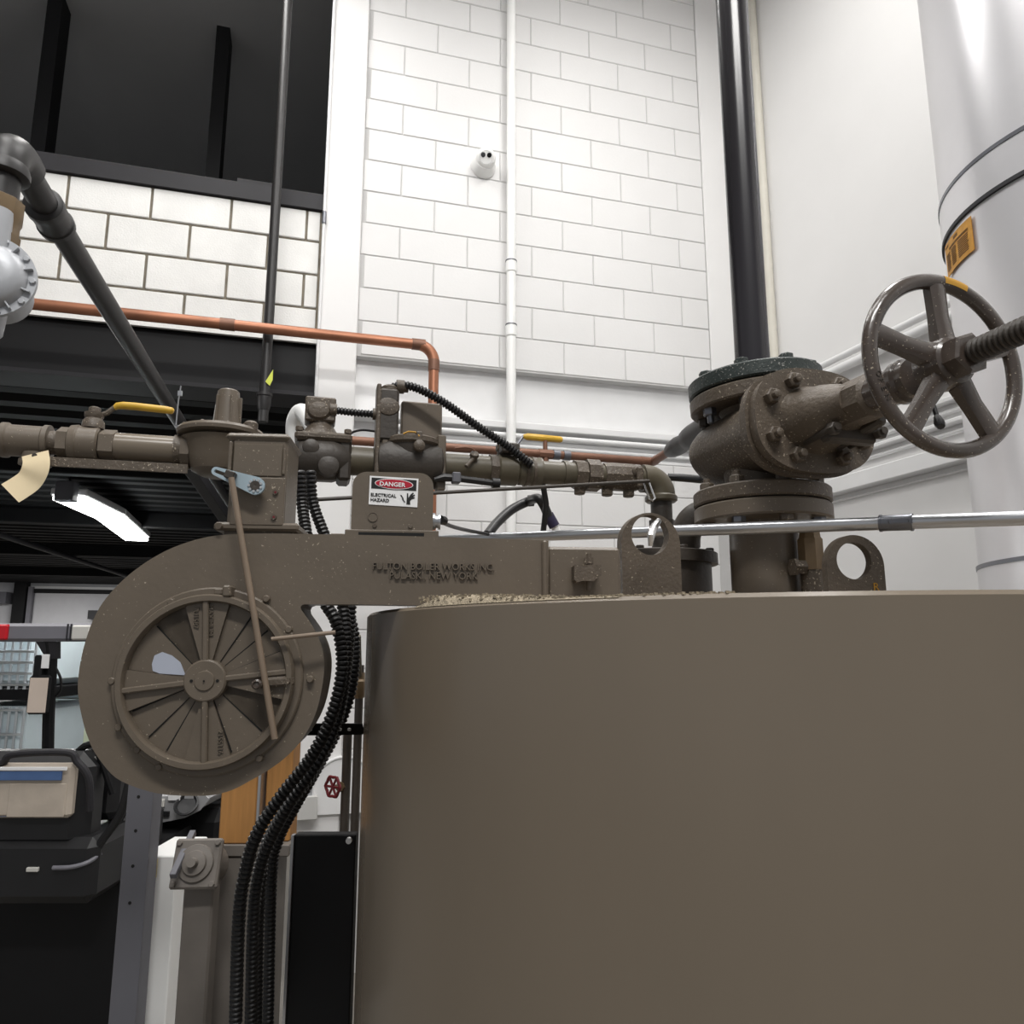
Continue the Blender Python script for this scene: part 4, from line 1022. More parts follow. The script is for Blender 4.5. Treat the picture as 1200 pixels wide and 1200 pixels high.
obj('pipe', MB().cyl((cqq.x, cqq.y, 0), (cqq.x, cqq.y, CEIL - .01), .026), 'cream_pipe', cst)
# thin conduit on the pilaster edge
ue = WB.uz(381.5, 220, -.045)[0]
tcn = thing('thin_conduit', 'thin white conduit up the edge of the pilaster', 'conduit', WB.W(ue, -.045, 1.8))
obj('pipe', MB().cyl(WB.W(ue, -.045, .3), WB.W(ue, -.045, CEIL), .0085), 'white_steel', tcn)
obj('coupling', MB().cyl(WB.W(ue, -.045, WB.uz(379, 262, -.045)[1]), WB.W(ue, -.045, WB.uz(379, 248, -.045)[1]), .013), 'zinc_dark', tcn)
# grey vertical pipe
uv_ = WB.uz(322, 260, -.22)[0]
vp = thing('vertical_pipe', 'dark grey vertical pipe with union in front of the bare blocks', 'pipe', WB.W(uv_, -.22, WB.uz(312, 490, -.22)[1]))
zb0 = WB.uz(313, 495, -.22)[1]
obj('pipe', MB().cyl(WB.W(uv_, -.22, zb0), WB.W(uv_, -.22, CEIL), .0255, seg=20), 'grey_black_pipe', vp)
zz = WB.uz(313, 468, -.22)[1]
obj('union', MB().lathe(WB.W(uv_, -.22, zz - .06), (0, 0, 1), [(0, .028), (.03, .034), (.07, .036), (.075, .040), (.09, .040), (.093, .028)], 20), 'grey_black_pipe', vp)
zt2 = WB.uz(316, 440, -.25)
q = [WB.hit(x, y, -.252) for x, y in ((311, 447), (320, 433), (319.5, 445), (316, 452))]
if newell(q).dot(NW) < 0: q = q[::-1]
obj('arrow_sticker', MB().prism(q, NW * -.004), 'yellow_green', vp, label='yellow green arrow sticker')
# copper pipes
cpp = thing('copper_pipe', 'copper pipe crossing the upper wall and dropping through an elbow', 'pipe', wpt(500, 405, .3))
CO = .30
zc_ = WB.uz(250, 378.5, -CO)[1]; uE = WB.uz(507, 500, -CO)[0]; rE = .09
arc = [WB.W(uE - rE + rE * math.sin(a), -CO, zc_ - rE + rE * math.cos(a)) for a in [PI / 2 * i / 10 for i in range(11)]]
obj('long_run', MB().cyl(WB.W(-4.6, -CO, zc_), WB.W(uE - rE, -CO, zc_), .0275), 'copper', cpp)
obj('elbow', MB().tube(arc, .030, 18), 'copper', cpp)
obj('drop_run', MB().cyl(WB.W(uE, -CO, zc_ - rE), WB.W(uE, -CO, 0.9), .0275), 'copper', cpp)
for uu in (WB.uz(258, 378, -CO)[0], uE - rE - .03): obj('coupling', MB().lathe(WB.W(uu, -CO, zc_), UW, [(0, .031), (.07, .031)], 18), 'copper_dull', cpp)
obj('coupling', MB().lathe(WB.W(uE, -CO, zc_ - rE - .05), (0, 0, 1), [(0, .031), (.06, .031)], 18), 'copper_dull', cpp)
cp2 = thing('copper_line', 'dull copper line behind the gas train bending up to black insulation', 'pipe', wpt(600, 527, 1.1))
CO2 = 1.1
ce = WB.hit(765, 541, -CO2); cs_ = WB.hit(380, 513, -CO2); cs_ = V((cs_.x, cs_.y, ce.z))
e3 = V((PZ(838, 496, ce.z).x, PZ(838, 496, ce.z).y, ce.z))
obj('run', MB().cyl(cs_, ce, .0185), 'copper_dull', cp2)
obj('bend', MB().tube(bez([ce - (ce - cs_).normalized() * .06, ce, ce + (e3 - ce) * .08], 6), .020, 14), 'copper_dull', cp2)
obj('rise', MB().cyl(ce, e3, .0185), 'copper_dull', cp2)
cdir = (ce - cs_).normalized()
for px in (648, 660): obj('coupling', MB().lathe(on(cs_, ce, px), cdir, [(0, .022), (.03, .022)], 16), 'zinc_dark', cp2)
i0, i1 = ce.lerp(e3, .30), ce.lerp(e3, .97)
obj('insulation', MB().tube([i0, i0.lerp(i1, .1), i0.lerp(i1, .25), i0.lerp(i1, .42), i0.lerp(i1, .48), i0.lerp(i1, .6), i1], [.026, .036, .040, .034, .046, .05, .05], 14), 'black_rubber', cp2, label='black foam insulation')
yv = thing('small_ball_valve', 'small ball valve with yellow lever on the dull copper line', 'valve', on(cs_, ce, 640))
q = on(cs_, ce, 639)
obj('body', MB().lathe(q, cdir, [(-.03, .022), (.03, .022)], 8).cyl(q, q + V((0, 0, .06)), .010).cyl(q, q - V((0, 0, .05)), .014), 'copper_dull', yv)
l0 = on(cs_, ce, 604) + V((0, 0, .02)); l1 = on(cs_, ce, 613) + V((0, 0, .072)); l2 = on(cs_, ce, 659) + V((0, 0, .07))
obj('lever', MB().tube([l0, l1, l1.lerp(l2, .1), l2], .006, 8), 'zinc_dark', yv)
obj('lever_grip', MB().tube([l1, l1.lerp(l2, .1), l1.lerp(l2, .5), l2.lerp(l1, .05), l2], [.008, .015, .015, .014, .01], 10), 'yellow_grip', yv)
# overhead black gas main running away from the viewer on the left
ZM = EZ + .968
m0, m1 = PZ(22, 190, ZM), PZ(190, 462, ZM)
md = (m1 - m0).normalized()
gmn = thing('gas_main', 'dark overhead gas main slanting from the top left into the hall', 'pipe', m0)
obj('pipe', MB().cyl(m0, m0 + md * 7.0, .0285, seg=24), 'grey_black_pipe', gmn)
cq = PZ(59, 253, ZM)
obj('coupling', MB().lathe(cq - md * .055, md, [(0, .031), (.006, .041), (.026, .041), (.034, .038), (.085, .038), (.088, .041), (.104, .040), (.11, .031)], 24), 'grey_black_pipe', gmn)
mx = V((md.y, -md.x, 0))
dl = m0 - md * .045
obj('elbow', MB().tube(bez([m0 + md * .03, m0, m0 - md * .03 - V((0, 0, .006)), m0 - md * .055 - V((0, 0, .03)), m0 - md * .06 - V((0, 0, .07))], 6), .040, 20), 'grey_black_pipe', gmn)
vb0 = m0 - md * .06 - V((0, 0, .06))
vq = P(0, 215, (vb0.y * cP + (vb0.z - EZ) * sP))
obj('elbow_band', MB().lathe(vb0 - V((0, 0, .0)), (0, 0, -1), [(-.012, .042), (0, .046), (.012, .046), (.016, .04)], 24), 'grey_black_pipe', gmn)
obj('nipple', MB().cyl(vb0, vb0 - V((0, 0, .075)), .031, seg=20), 'grey_black_pipe', gmn)
un = obj('union', MB().lathe(vb0 - V((0, 0, .06)), (0, 0, -1), [(0, .034), (.006, .043), (.04, .043), (.05, .039), (.075, .039), (.078, .043), (.10, .04)], 10), 'brass', gmn)
# aluminium service regulator hanging below
rgc = P(-14, 324, 1.40)
ar = thing('service_regulator', 'grey aluminium gas regulator at the left edge of the picture', 'regulator', rgc)
an = V((.35, -.94, 0)).normalized()
obj('diaphragm_case', MB().lathe(rgc, an, [(-.05, .045), (-.03, .062), (-.004, .070), (-.004, .080), (.006, .080), (.006, .066), (.018, .060), (.026, .052), (.03, .03)], 48), 'aluminium', ar)
ax_, ay_, _ = perp(an)
for i in range(10):
    a = 2 * PI * i / 10; q = rgc + (ax_ * math.cos(a) + ay_ * math.sin(a)) * .073
    obj('rim_bolt', MB().bolt(q + an * .006, an, .006, .005), 'aluminium', ar)
    q2 = rgc + (ax_ * math.cos(a + .3) + ay_ * math.sin(a + .3)) * .068
    dr_ = (ax_ * math.cos(a + .3) + ay_ * math.sin(a + .3)); obj('rim_rib', MB().box(q2 + an * .010, (dr_, an, dr_.cross(an)), (.008, .006, .0016), .0005), 'aluminium', ar)
obj('rear_body', MB().lathe(rgc - an * .045, -an, [(0, .058), (.05, .055), (.06, .04)], 32), 'aluminium', ar)
obj('outlet', MB().lathe(rgc - an * .03 - V((0, 0, .05)), (0, 0, -1), [(0, .03), (.05, .026), (.055, .022)], 20), 'aluminium', ar)
obj('inlet', MB().cyl(rgc + V((0, 0, .05)), (rgc.x, rgc.y, vb0.z - .10), .028), 'aluminium', ar)
# security camera
sq = WB.hit(566, 196, -.0)
cz = sq
scm = thing('security_camera', 'white turret security camera high on the block wall', 'camera', cz)
obj('base', MB().lathe(cz, NW, [(0, .078), (.02, .078), (.05, .066), (.07, .058)], 32), 'white_plastic', scm)
cdn = (V((0, 0, EZ)) - cz).normalized()
cdn = (cdn + V((0.05, 0, .12))).normalized()
cc_ = cz + NW * .075 + V((0, 0, .01))
bal = obj('eyeball', MB().lathe(cc_, cdn, [(-.058 * math.cos(i * .22), .062 * math.sin(i * .22) + .0001) for i in range(0, 10)] + [(.040, .046), (.042, .040), (.038, .038)], 28), 'white_plastic', scm)
obj('face_ring', MB().lathe(cc_, cdn, [(.036, .041), (.040, .041)], 28), 'grey_post', bal)
obj('face_plate', MB().lathe(cc_, cdn, [(.038, .0385), (.0425, .038)], 28), 'white_plastic', bal)
sx_ = cdn.cross(V((0, 0, 1))).normalized(); sy_ = sx_.cross(cdn)
for k_, mt in ((-.018, 'glass_black'), (.019, 'seam_dark')): obj('lens', MB().lathe(cc_ + sx_ * k_ + sy_ * .014, cdn, [(.042, .014), (.046, .014), (.047, .009)], 18), mt, bal)

# ------------------------------------------------------------------ flexible black conduits and hoses
fx1 = MB(); corrugated(fx1, [gp(384, .088, .02), gp(400, .086, .022), gp(420, .085, .022), gp(437, .086, .02)], .0070, .006)
f1 = thing('flex_conduit', 'short black corrugated conduit bridging the two valve boxes', 'conduit', gp(410, .085, .02), 'black flexible conduits')
obj('hose', fx1, 'black_rubber', f1)
obj('end_fitting', MB().lathe(gp(384, .088, .02), gd, [(0, .011), (.012, .011)], 12), 'brown_cast', f1); obj('end_fitting', MB().lathe(gp(434, .086, .02), gd, [(0, .011), (.008, .011)], 12), 'brown_cast', f1)
f2 = thing('flex_conduit', 'long black corrugated conduit arching over to the olive pipe tee', 'conduit', gp(520, .05), 'black flexible conduits')
fx2 = MB(); corrugated(fx2, [gp(456, .142, .015), gp(470, .146, .02), gp(490, .138, .025), gp(520, .112, .03), gp(555, .075, .03), gp(590, .040, .03), gp(618, .004, .035)], .0085, .0065)
obj('hose', fx2, 'black_rubber', f2)
obj('end_fitting', MB().lathe(gp(461, .144, .016), gd, [(0, .013), (.014, .013), (.014, .010), (.022, .010)], 12), 'brown_cast', f2)
obj('clamp', MB().box(gp(594, .038, .02), AXG, (.018, .012, .010), .003), 'dark_cast', f2)
# bundle passing behind the blower and down to the floor
def bpt(px, py, d): return P(px, py, d)
paths = [
    [(352, 552, 1.20), (354, 590, 1.19), (362, 640, 1.15), (378, 700, 1.12), (394, 730, 1.10), (401, 780, 1.08), (390, 835, 1.06), (366, 885, 1.05), (330, 932, 1.04), (302, 975, 1.03), (288, 1020, 1.03), (280, 1075, 1.03), (276, 1200, 1.04)],
    [(364, 552, 1.21), (367, 590, 1.20), (385, 640, 1.17), (398, 690, 1.14), (405, 740, 1.11), (404, 790, 1.09), (394, 845, 1.08), (372, 893, 1.06), (340, 940, 1.05), (316, 985, 1.05), (303, 1025, 1.05), (297, 1080, 1.05), (294, 1200, 1.06)],
    [(420, 640, 1.16), (412, 700, 1.14), (409, 750, 1.13), (403, 805, 1.12), (390, 862, 1.11), (362, 912, 1.10), (332, 952, 1.10), (312, 990, 1.10), (306, 1030, 1.10), (302, 1090, 1.10), (300, 1200, 1.11)],
    [(400, 640, 1.20), (404, 700, 1.18), (415, 745, 1.17), (413, 800, 1.16), (398, 850, 1.15), (372, 900, 1.14), (346, 945, 1.14), (326, 985, 1.14), (318, 1030, 1.14), (314, 1200, 1.15)]]
lab = ['front black corrugated conduit of the bundle curving below the blower', 'second black corrugated conduit of the bundle from the front', 'third black corrugated conduit in the bundle below the duct', 'rearmost black corrugated conduit of the bundle beside the boiler']
for pth, lb in zip(paths, lab):
    k_ = paths.index(pth); mb = MB(); corrugated(mb, [P(x, y, d_ + .016 * k_) for x, y, d_ in pth], .0092, .0072, .16, 10)
    obj('flex_conduit', mb, 'black_rubber', None, lb, 'conduit', 'bundled flexible conduits')
bk = thing('conduit_bracket', 'black punched strap holding the conduit bundle to the boiler', 'bracket', P(390, 860, 1.05))
q = [P(x, y, d) for x, y, d in ((356, 858, 1.06), (358, 850, 1.06), (363, 848, 1.06), (425, 848, 1.20), (427, 858, 1.20), (425, 861, 1.20), (361, 862, 1.06))]
nq = newell(q)
if nq.y > 0: q = q[::-1]; nq = newell(q)
obj('strap', MB().prism(q, nq.normalized() * -.003), 'black_steel', bk)
for x, dd in ((362, 1.055), (397, 1.12), (408, 1.145)): obj('strap_hole', MB().lathe(P(x, 854.5, dd), nq.normalized(), [(0, .0022), (.004, .0022)], 10), 'white_plastic', bk)
# hoses behind the duct
h1 = thing('black_cable', 'thin black cable lying from the danger box along the conduit', 'cable', P(540, 620, 1.3))
obj('cable', MB().tube(bez([P(516, 611, 1.15), P(530, 617, 1.25), P(550, 622, 1.4), P(572, 626, 1.5)], 8), .0035, 8), 'black_rubber', h1)
obj('plug', MB().lathe(P(516, 609, 1.14), V((.4, .9, 0)), [(0, .007), (.012, .007), (.016, .004)], 10), 'black_rubber', h1)
h2 = thing('black_hose', 'black hose looping up to a dark elbow with purple tape', 'hose', P(610, 600, 1.6))
obj('hose', MB().tube(bez([P(571, 627, 1.55), P(583, 612, 1.6), P(600, 597, 1.65), P(618, 588, 1.68), P(630, 584, 1.62), P(637, 592, 1.62), P(643, 606, 1.62)], 8), .0105, 12), 'black_rubber', h2)
obj('hose_tape', MB().cyl(P(642, 603, 1.7), P(650, 617, 1.7), .0125), 'purple_tape', h2); obj('hose_tail', MB().cyl(P(650, 617, 1.7), P(656, 632, 1.7), .009), 'white_plastic', h2)
obj('elbow_ring', MB().lathe(P(619, 587, 1.68), V((1, .1, .1)), [(0, .013), (.012, .013)], 12), 'black_rubber', h2)
obj('drop_tube', MB().tube([P(636, 566, 1.47), P(640, 590, 1.48), P(638, 612, 1.5), P(635, 634, 1.5)], .006, 8), 'black_rubber', None, 'short black tube dropping behind the hose elbow', 'tube')
obj('black_stub', MB().tube([P(783, 559, 1.6), P(800, 560, 1.6), P(822, 562, 1.58), P(834, 560, 1.55), P(846, 556, 1.5)], [.008, .0085, .0085, .009, .009], 10), 'black_rubber', None, 'short black hose between gas elbow and steam flange', 'hose')
obj('capillary_tube', MB().tube(bez([gp(409, .05), gp(414, .056), gp(424, .06), gp(440, .059)], 6), .0022, 8), 'grey_black_pipe', None, 'thin grey capillary tube between the valve and the conduit box', 'tube')
wv_ = thing('white_vent_pipe', 'white plastic elbow pipe behind the square valve box', 'pipe', P(352, 500, 1.7))
obj('elbow', MB().tube(bez([P(346, 520, 1.97), P(345, 500, 1.97), P(348, 488, 1.96), P(354, 483, 1.95), P(362, 492, 1.92), P(372, 510, 1.88)], 6), .0225, 16), 'white_plastic', wv_)
_v = P(346, 520, 1.97); obj('drop', MB().cyl(_v, (_v.x, _v.y, 0),   .0225, seg=16), 'white_plastic', wv_)
# two black pipes and a red valve between blower and boiler
for i, (x, d_, lb) in enumerate(((406, 1.75, 'left dark pipe standing behind the conduit bracket'), (418, 1.72, 'right dark pipe standing next to the boiler edge'))):
    q = P(x, 900, d_); o = thing('drain_pipe', lb, 'pipe', (q.x, q.y, 0), 'dark pipes beside the boiler')
    obj('pipe', MB().cyl((q.x, q.y, 0), (q.x, q.y, P(x, 780 if i else 850, d_).z), .0095 if i else .0105), 'dark_cast', o)
    if i:
        obj('cock_body', MB().lathe((q.x, q.y, P(x, 820, d_).z), (0, 0, 1), [(0, .009), (.01, .016), (.04, .016), (.045, .012), (.06, .012)], 8), 'brass', o)
        obj('cock_tube', MB().cyl((q.x, q.y, P(x, 800, d_).z), P(420, 745, d_), .006), 'olive_pipe', o)
rv = thing('red_valve', 'small dark red handwheel valve behind the conduits', 'valve', P(392, 935, 1.74))
rc = P(390, 922, 1.70)
rn = V((-.55, -.83, 0)).normalized(); rx, ry, _ = perp(rn)
vs = []; fs = []
for i in range(24):
    a = 2 * PI * i / 24
    rr = .022 + .0018 * math.cos(6 * a)
    for j in range(8):
        b_ = 2 * PI * j / 8; vs.append(rc + (rx * math.cos(a) + ry * math.sin(a)) * (rr + .0035 * math.cos(b_)) + rn * (.0035 * math.sin(b_)))
for i in range(24):
    for j in range(8): fs.append((i * 8 + j, ((i + 1) % 24) * 8 + j, ((i + 1) % 24) * 8 + (j + 1) % 8, i * 8 + (j + 1) % 8))
wl_ = obj('wheel', MB().add(vs, fs), 'red_handle', rv)
for i in range(6):
    a = PI / 3 * i; obj('wheel_spoke', MB().cyl(rc, rc + (rx * math.cos(a) + ry * math.sin(a)) * .021, .0028, seg=6), 'red_handle', wl_)
obj('valve_neck', MB().cyl(rc, P(402, 922, 1.745), .005).lathe(P(398, 922, 1.73), (P(404, 922, 1.75) - P(398, 922, 1.73)), [(0, .011), (.02, .011)], 8), 'brass', rv)
# junction box on the pilaster and arched moulding
jb = thing('junction_box', 'pale grey junction box with label on the white pilaster', 'electrical box', WB.hit(358, 958, -.04))
def wbox(mb, x0, y0, x1, y1, o0, o1, b=.004): return pbox(mb, WB, x0, y0, x1, y1, -o1, -o0, b)
obj('box', wbox(MB(), 347, 934, 371, 961, .03, .10), 'box_grey', jb)
obj('box_lid', wbox(MB(), 346, 933.5, 372, 961.5, .10, .112), 'box_grey', jb)
obj('box_label', wbox(MB(), 348, 937, 357, 942, .112, .114, 0), 'sign_white', jb)
for i in range(3): obj('conduit_stub', MB().cyl(wpt(353 + 5 * i, 934, .06), wpt(354.5 + 5 * i, 905, .06), .012), 'galv', jb)
ah = thing('arched_panel', 'white round-topped access panel on the lower wall', 'panel', WB.hit(393, 945, -.03))
pr0 = WB.uz(402, 922, -.02); R0 = .15
arc_o = [WB.W(pr0[0] + R0 * math.cos(a), -.02, pr0[1] + R0 * math.sin(a)) for a in [PI * i / 20 for i in range(21)]]
arc_o = [WB.W(pr0[0] + R0, -.02, pr0[1] - .12)] + arc_o + [WB.W(pr0[0] - R0, -.02, pr0[1] - .12)]
q = arc_o
if newell(q).dot(NW) < 0: q = q[::-1]
obj('panel_sheet', MB().prism([p + NW * .03 for p in q], NW * -.03, .004), 'white_steel', ah)
obj('panel_rim', MB().tube([p + NW * .03 for p in arc_o], .008, 8), 'white_steel', ah)

# ------------------------------------------------------------------ lower left: stand, timber, gearbox, black panel
ps = thing('slotted_post', 'grey punched steel post below the blower on the left', 'post', (P(158, 990, 1.9).x, P(158, 990, 1.9).y, 0))
q = P(166, 920, 1.9); px_ = 30 * 1.9 / 880
obj('post_web', MB().box((q.x, q.y, .78), AXW, (px_ / 2, .003, .78), .001), 'grey_post', ps)
obj('post_flange', MB().box((q.x + px_ / 2 - .003, q.y + .025, .78), AXW, (.003, .025, .78), .001), 'grey_post', ps)
for yy in (933, 971, 1010, 1050): obj('post_hole', MB().lathe((q.x - .004, q.y - .003, P(160, yy, 1.9).z), (0, -1, 0), [(0, .004), (.001, .004)], 12), 'black_gap', ps)
pd = thing('pedestal', 'grey steel pedestal under the timber block', 'pedestal', (P(290, 1000, 1.62).x, P(290, 1000, 1.62).y, 0))
tm = P(290, 990, 1.6); tz = tm.z
obj('top_plate', MB().box((tm.x + .014, tm.y + .06, tz - .012), AXW, (.075, .06, .012), .002), 'grey_machine', pd)
obj('column', MB().box((tm.x - .01, tm.y + .05, (tz - .024) / 2), AXW, (.07, .045, (tz - .024) / 2), .004), 'grey_machine', pd)
tb_ = thing('timber_block', 'upright squared timber block behind the blower wheel', 'timber', (tm.x, tm.y, tz))
tt_ = P(290, 850, 1.6).z
obj('post', MB().box((tm.x - .026, tm.y + .045, (tz + tt_) / 2), AXW, (.039, .040, (tt_ - tz) / 2), .003), 'timber', tb_)
obj('back_board', MB().box((tm.x + .053, tm.y + .055, (tz + tt_) / 2 + .0), AXW, (.028, .03, (tt_ - tz) / 2), .003), 'timber', tb_)
obj('steel_strip', MB().box((tm.x + .018, tm.y + .02, (tz + tt_) / 2 + .02), AXW, (.0035, .02, (tt_ - tz) / 2 - .02), .001), 'galv', tb_)
gx = thing('gear_motor', 'grey brown flanged gear motor at the lower edge under the blower', 'motor', P(232, 1030, 1.5))
gq = P(231, 1012, 1.5); gs = 1.5 / 880
rn2 = V((.05, -.95, .3)).normalized(); r2 = V((0, 0, 1)).cross(rn2).normalized() * -1; r3 = rn2.cross(r2).normalized()
if r3.z < 0: r3 = -r3
obj('flange', MB().box(gq, (r2, rn2, r3), (27 * gs, .008, 27 * gs), .004), 'grey_machine', gx)
obj('end_bell', MB().lathe(gq + rn2 * .008, rn2, [(0, 21 * gs), (.006, 20 * gs), (.008, 14 * gs), (.014, 13 * gs), (.016, 6 * gs), (.03, 5 * gs)], 32), 'grey_machine', gx)
for sx in (-1, 1):
    for sz_ in (-1, 1): obj('bolt', MB().bolt(gq + r2 * (sx * 22 * gs) + r3 * (sz_ * 22 * gs) + rn2 * .008, rn2, 3.4 * gs, .006), 'grey_machine', gx)
obj('body', MB().lathe(gq - rn2 * .008, -rn2, [(0, 25 * gs), (.06, 25 * gs), (.065, 20 * gs)], 28), 'grey_machine', gx)
obj('stand', MB().box((gq.x + .0, gq.y + .035, (gq.z - .03) / 2), AXW, (.03, .02, (gq.z - .03) / 2), .004), 'grey_machine', gx)
obj('guide_arm', MB().box((P(224, 978, 1.55) + P(205, 1024, 1.45)) / 2, ((P(224, 978, 1.55) - P(200, 1030, 1.45)).normalized(), *perp(P(224, 978, 1.55) - P(200, 1030, 1.45))[:2]), (.055, .006, .006), .001), 'grey_post', gx)
wbx = thing('white_carton', 'white carton with yellow print at the lower edge beside the post', 'carton', P(185, 1030, 1.95))
wq = P(186, 1003, 1.95)
obj('carton', MB().box((wq.x, wq.y + .1, wq.z / 2), AXW, (.048, .1, wq.z / 2), .003), 'white_plastic', wbx)
obj('yellow_print', MB().box((wq.x - .024, wq.y - .001, wq.z - .03), AXW, (.022, .0012, .022)), 'bag_yellow', wbx)
bkp = thing('black_cabinet', 'matt black steel cabinet against the lower boiler side', 'cabinet', (P(380, 1000, 1.25).x, P(380, 1000, 1.25).y, 0))
kq0, kq1 = P(345, 978, 1.28), P(417, 975, 1.28)
obj('cabinet_body', MB().box(((kq0.x + kq1.x) / 2, kq0.y + .012, kq0.z / 2), AXW, ((kq1.x - kq0.x) / 2, .012, kq0.z / 2), .002), 'black_steel', bkp)
obj('edge_strip', MB().box((kq0.x - .002, kq0.y + .002, kq0.z / 2), AXW, (.0025, .006, kq0.z / 2), .0005), 'galv', bkp)
obj('latch', MB().lathe(P(409, 985, 1.275), (0, -1, 0), [(0, .006), (.004, .005)], 12), 'bright_steel', bkp)

# ------------------------------------------------------------------ forklift in the opening
fk = thing('forklift', 'black forklift truck with grey overhead guard parked in the opening', 'forklift', (P(20, 1000, 3.0).x, P(20, 1000, 3.0).y, 0))
D1 = 3.0; s1_ = D1 / 880
g0, g1 = P(-60, 741, D1), P(112, 741.5, D1)
obj('guard_bar', MB().box((g0 + g1) / 2, AXW, ((g1.x - g0.x) / 2, .03, 10.5 * s1_), .012), 'guard_grey', fk)
obj('bar_hole', MB().lathe(P(37, 743, D1) - V((0, .030, 0)), (0, -1, 0), [(0, 2 * s1_), (.001, 2 * s1_)], 10), 'black_gap', fk)
obj('red_marker_light', MB().box(P(4, 741, D1) - V((0, .012, 0)), AXW, (12 * s1_, .03, 9 * s1_), .006), 'red_lens', fk, label='red marker light')
obj('clear_lamp', MB().box(P(101, 741.5, D1) - V((0, .012, 0)), AXW, (11 * s1_, .03, 8.5 * s1_), .006), 'clear_lens', fk, label='clear lamp')
for x in (84, 88): obj('bar_groove', MB().box(P(x, 741, D1) - V((0, .030, 0)), AXW, (.9 * s1_, .002, 9.5 * s1_), 0), 'seam_dark', fk)
po = MB().tube(bez([P(58, 750, D1), P(60, 770, D1), P(59, 800, D1), P(57, 840, D1), P(56, 900, D1), P(56, 960, D1)], 5), [.022] * 26, 10)
obj('guard_post', po, 'black_steel', fk)
obj('post_bracket', MB().prism([P(42, 752, D1 - .02), P(54, 772, D1 - .02), P(66, 772, D1 - .02), P(66, 752, D1 - .02)], (0, .03, 0)), 'dark_beam', fk)
obj('warning_sticker', MB().box(P(53, 775, D1 - .03), AXW, (4.5 * s1_, .003, 8 * s1_), .001), 'sign_white', fk)
obj('cable_loop', MB().tube(bez([P(65, 782, D1), P(71, 795, D1), P(71, 808, D1), P(65, 816, D1)], 6), .005, 8), 'black_rubber', fk)
mr = obj('mirror_housing', MB().box(P(46, 814, D1 - .05), AXW, (12.5 * s1_, .012, 22 * s1_), .010), 'black_steel', fk)
obj('mirror_glass', MB().box(P(46.5, 814.5, D1 - .05) - V((0, .0125, 0)), AXW, (10.5 * s1_, .002, 19.5 * s1_), .001), 'mirror_glass', mr)
obj('lamp_housing', MB().box(P(47, 782, D1 - .02), AXW, (5 * s1_, .02, 14 * s1_), .006), 'black_steel', fk)
D2 = 2.5; s2_ = D2 / 880
def rb(name, x0, y0, x1, y1, d, dep, mt, b=.02, parent=fk, **k):
    c0, c1 = P(x0, y1, d), P(x1, y0, d); zz0, zz1 = P((x0 + x1) / 2, y1, d).z, P((x0 + x1) / 2, y0, d).z
    yy = P((x0 + x1) / 2, (y0 + y1) / 2, d).y
    return obj(name, MB().box(((c0.x + c1.x) / 2, yy + dep / 2, (zz0 + zz1) / 2), AXW, ((c1.x - c0.x) / 2, dep / 2, (zz1 - zz0) / 2), b), mt, parent, **k)
rb('seat_back', -70, 884, 100, 1000, D2, .16, 'seat_black', .05)
st = rb('seat_wrap', -70, 896, 84, 958, D2 - .02, .04, 'tape', .012, label='torn beige cover taped over the seat back')
rb('blue_stripe', -69, 904, 72, 914.5, D2 - .024, .006, 'tape_blue', .001, st); rb('blue_patch', -69, 938, 9, 957, D2 - .024, .006, 'tape_blue', .001, st)
rb('pale_band', -68, 899, 78, 903, D2 - .024, .006, 'sign_white', .001, st); rb('cover_patch', 9, 919, 76, 957, D2 - .028, .006, 'tape', .002, st)
obj('seat_frame', MB().tube(bez([P(-30, 898, D2), P(2, 894, D2), P(16, 884, D2), P(78, 882, D2), P(90, 892, D2), P(104, 912, D2), P(106, 950, D2)], 6), .012, 10), 'dark_beam', fk)
rb('seat_base', -70, 985, 110, 1060, D2 - .05, .5, 'seat_black', .03)
rb('chassis', -90, 1016, 150, 1250, D2 + .1, .9, 'black_steel', .04)
obj('grab_rail', MB().tube(bez([P(88, 884, D2 + .1), P(100, 874, D2 + .1), P(112, 873, D2 + .1), P(116, 884, D2 + .1), P(122, 900, D2 + .1), P(132, 930, D2 + .1)], 6), .012, 8), 'black_steel', fk)
rb('armrest', 96, 894, 136, 962, D2 + .15, .2, 'seat_black', .03)
rb('armrest_pad', 100, 874, 114, 890, D2 + .12, .06, 'dark_beam', .012)
rb('buckle', 106, 887, 116, 891, D2 + .1, .02, 'clear_lens', .002)
obj('hose_run', MB().tube(bez([P(112, 1000, D2), P(120, 985, D2), P(138, 960, D2), P(146, 940, D2), P(152, 915, D2)], 6), .014, 8), 'seat_black', fk)
rb('hood_panel', 112, 958, 150, 1020, D2 + .2, .3, 'seat_black', .03)
rb('chrome_latch', 30, 1017, 44, 1022, D2 - .06, .012, 'clear_lens', .002)
obj('step_rail', MB().tube(bez([P(62, 1017, D2 - .06), P(84, 1016, D2 - .06), P(104, 1010, D2 - .04), P(118, 1000, D2)], 6), .007, 8), 'guard_grey', fk)
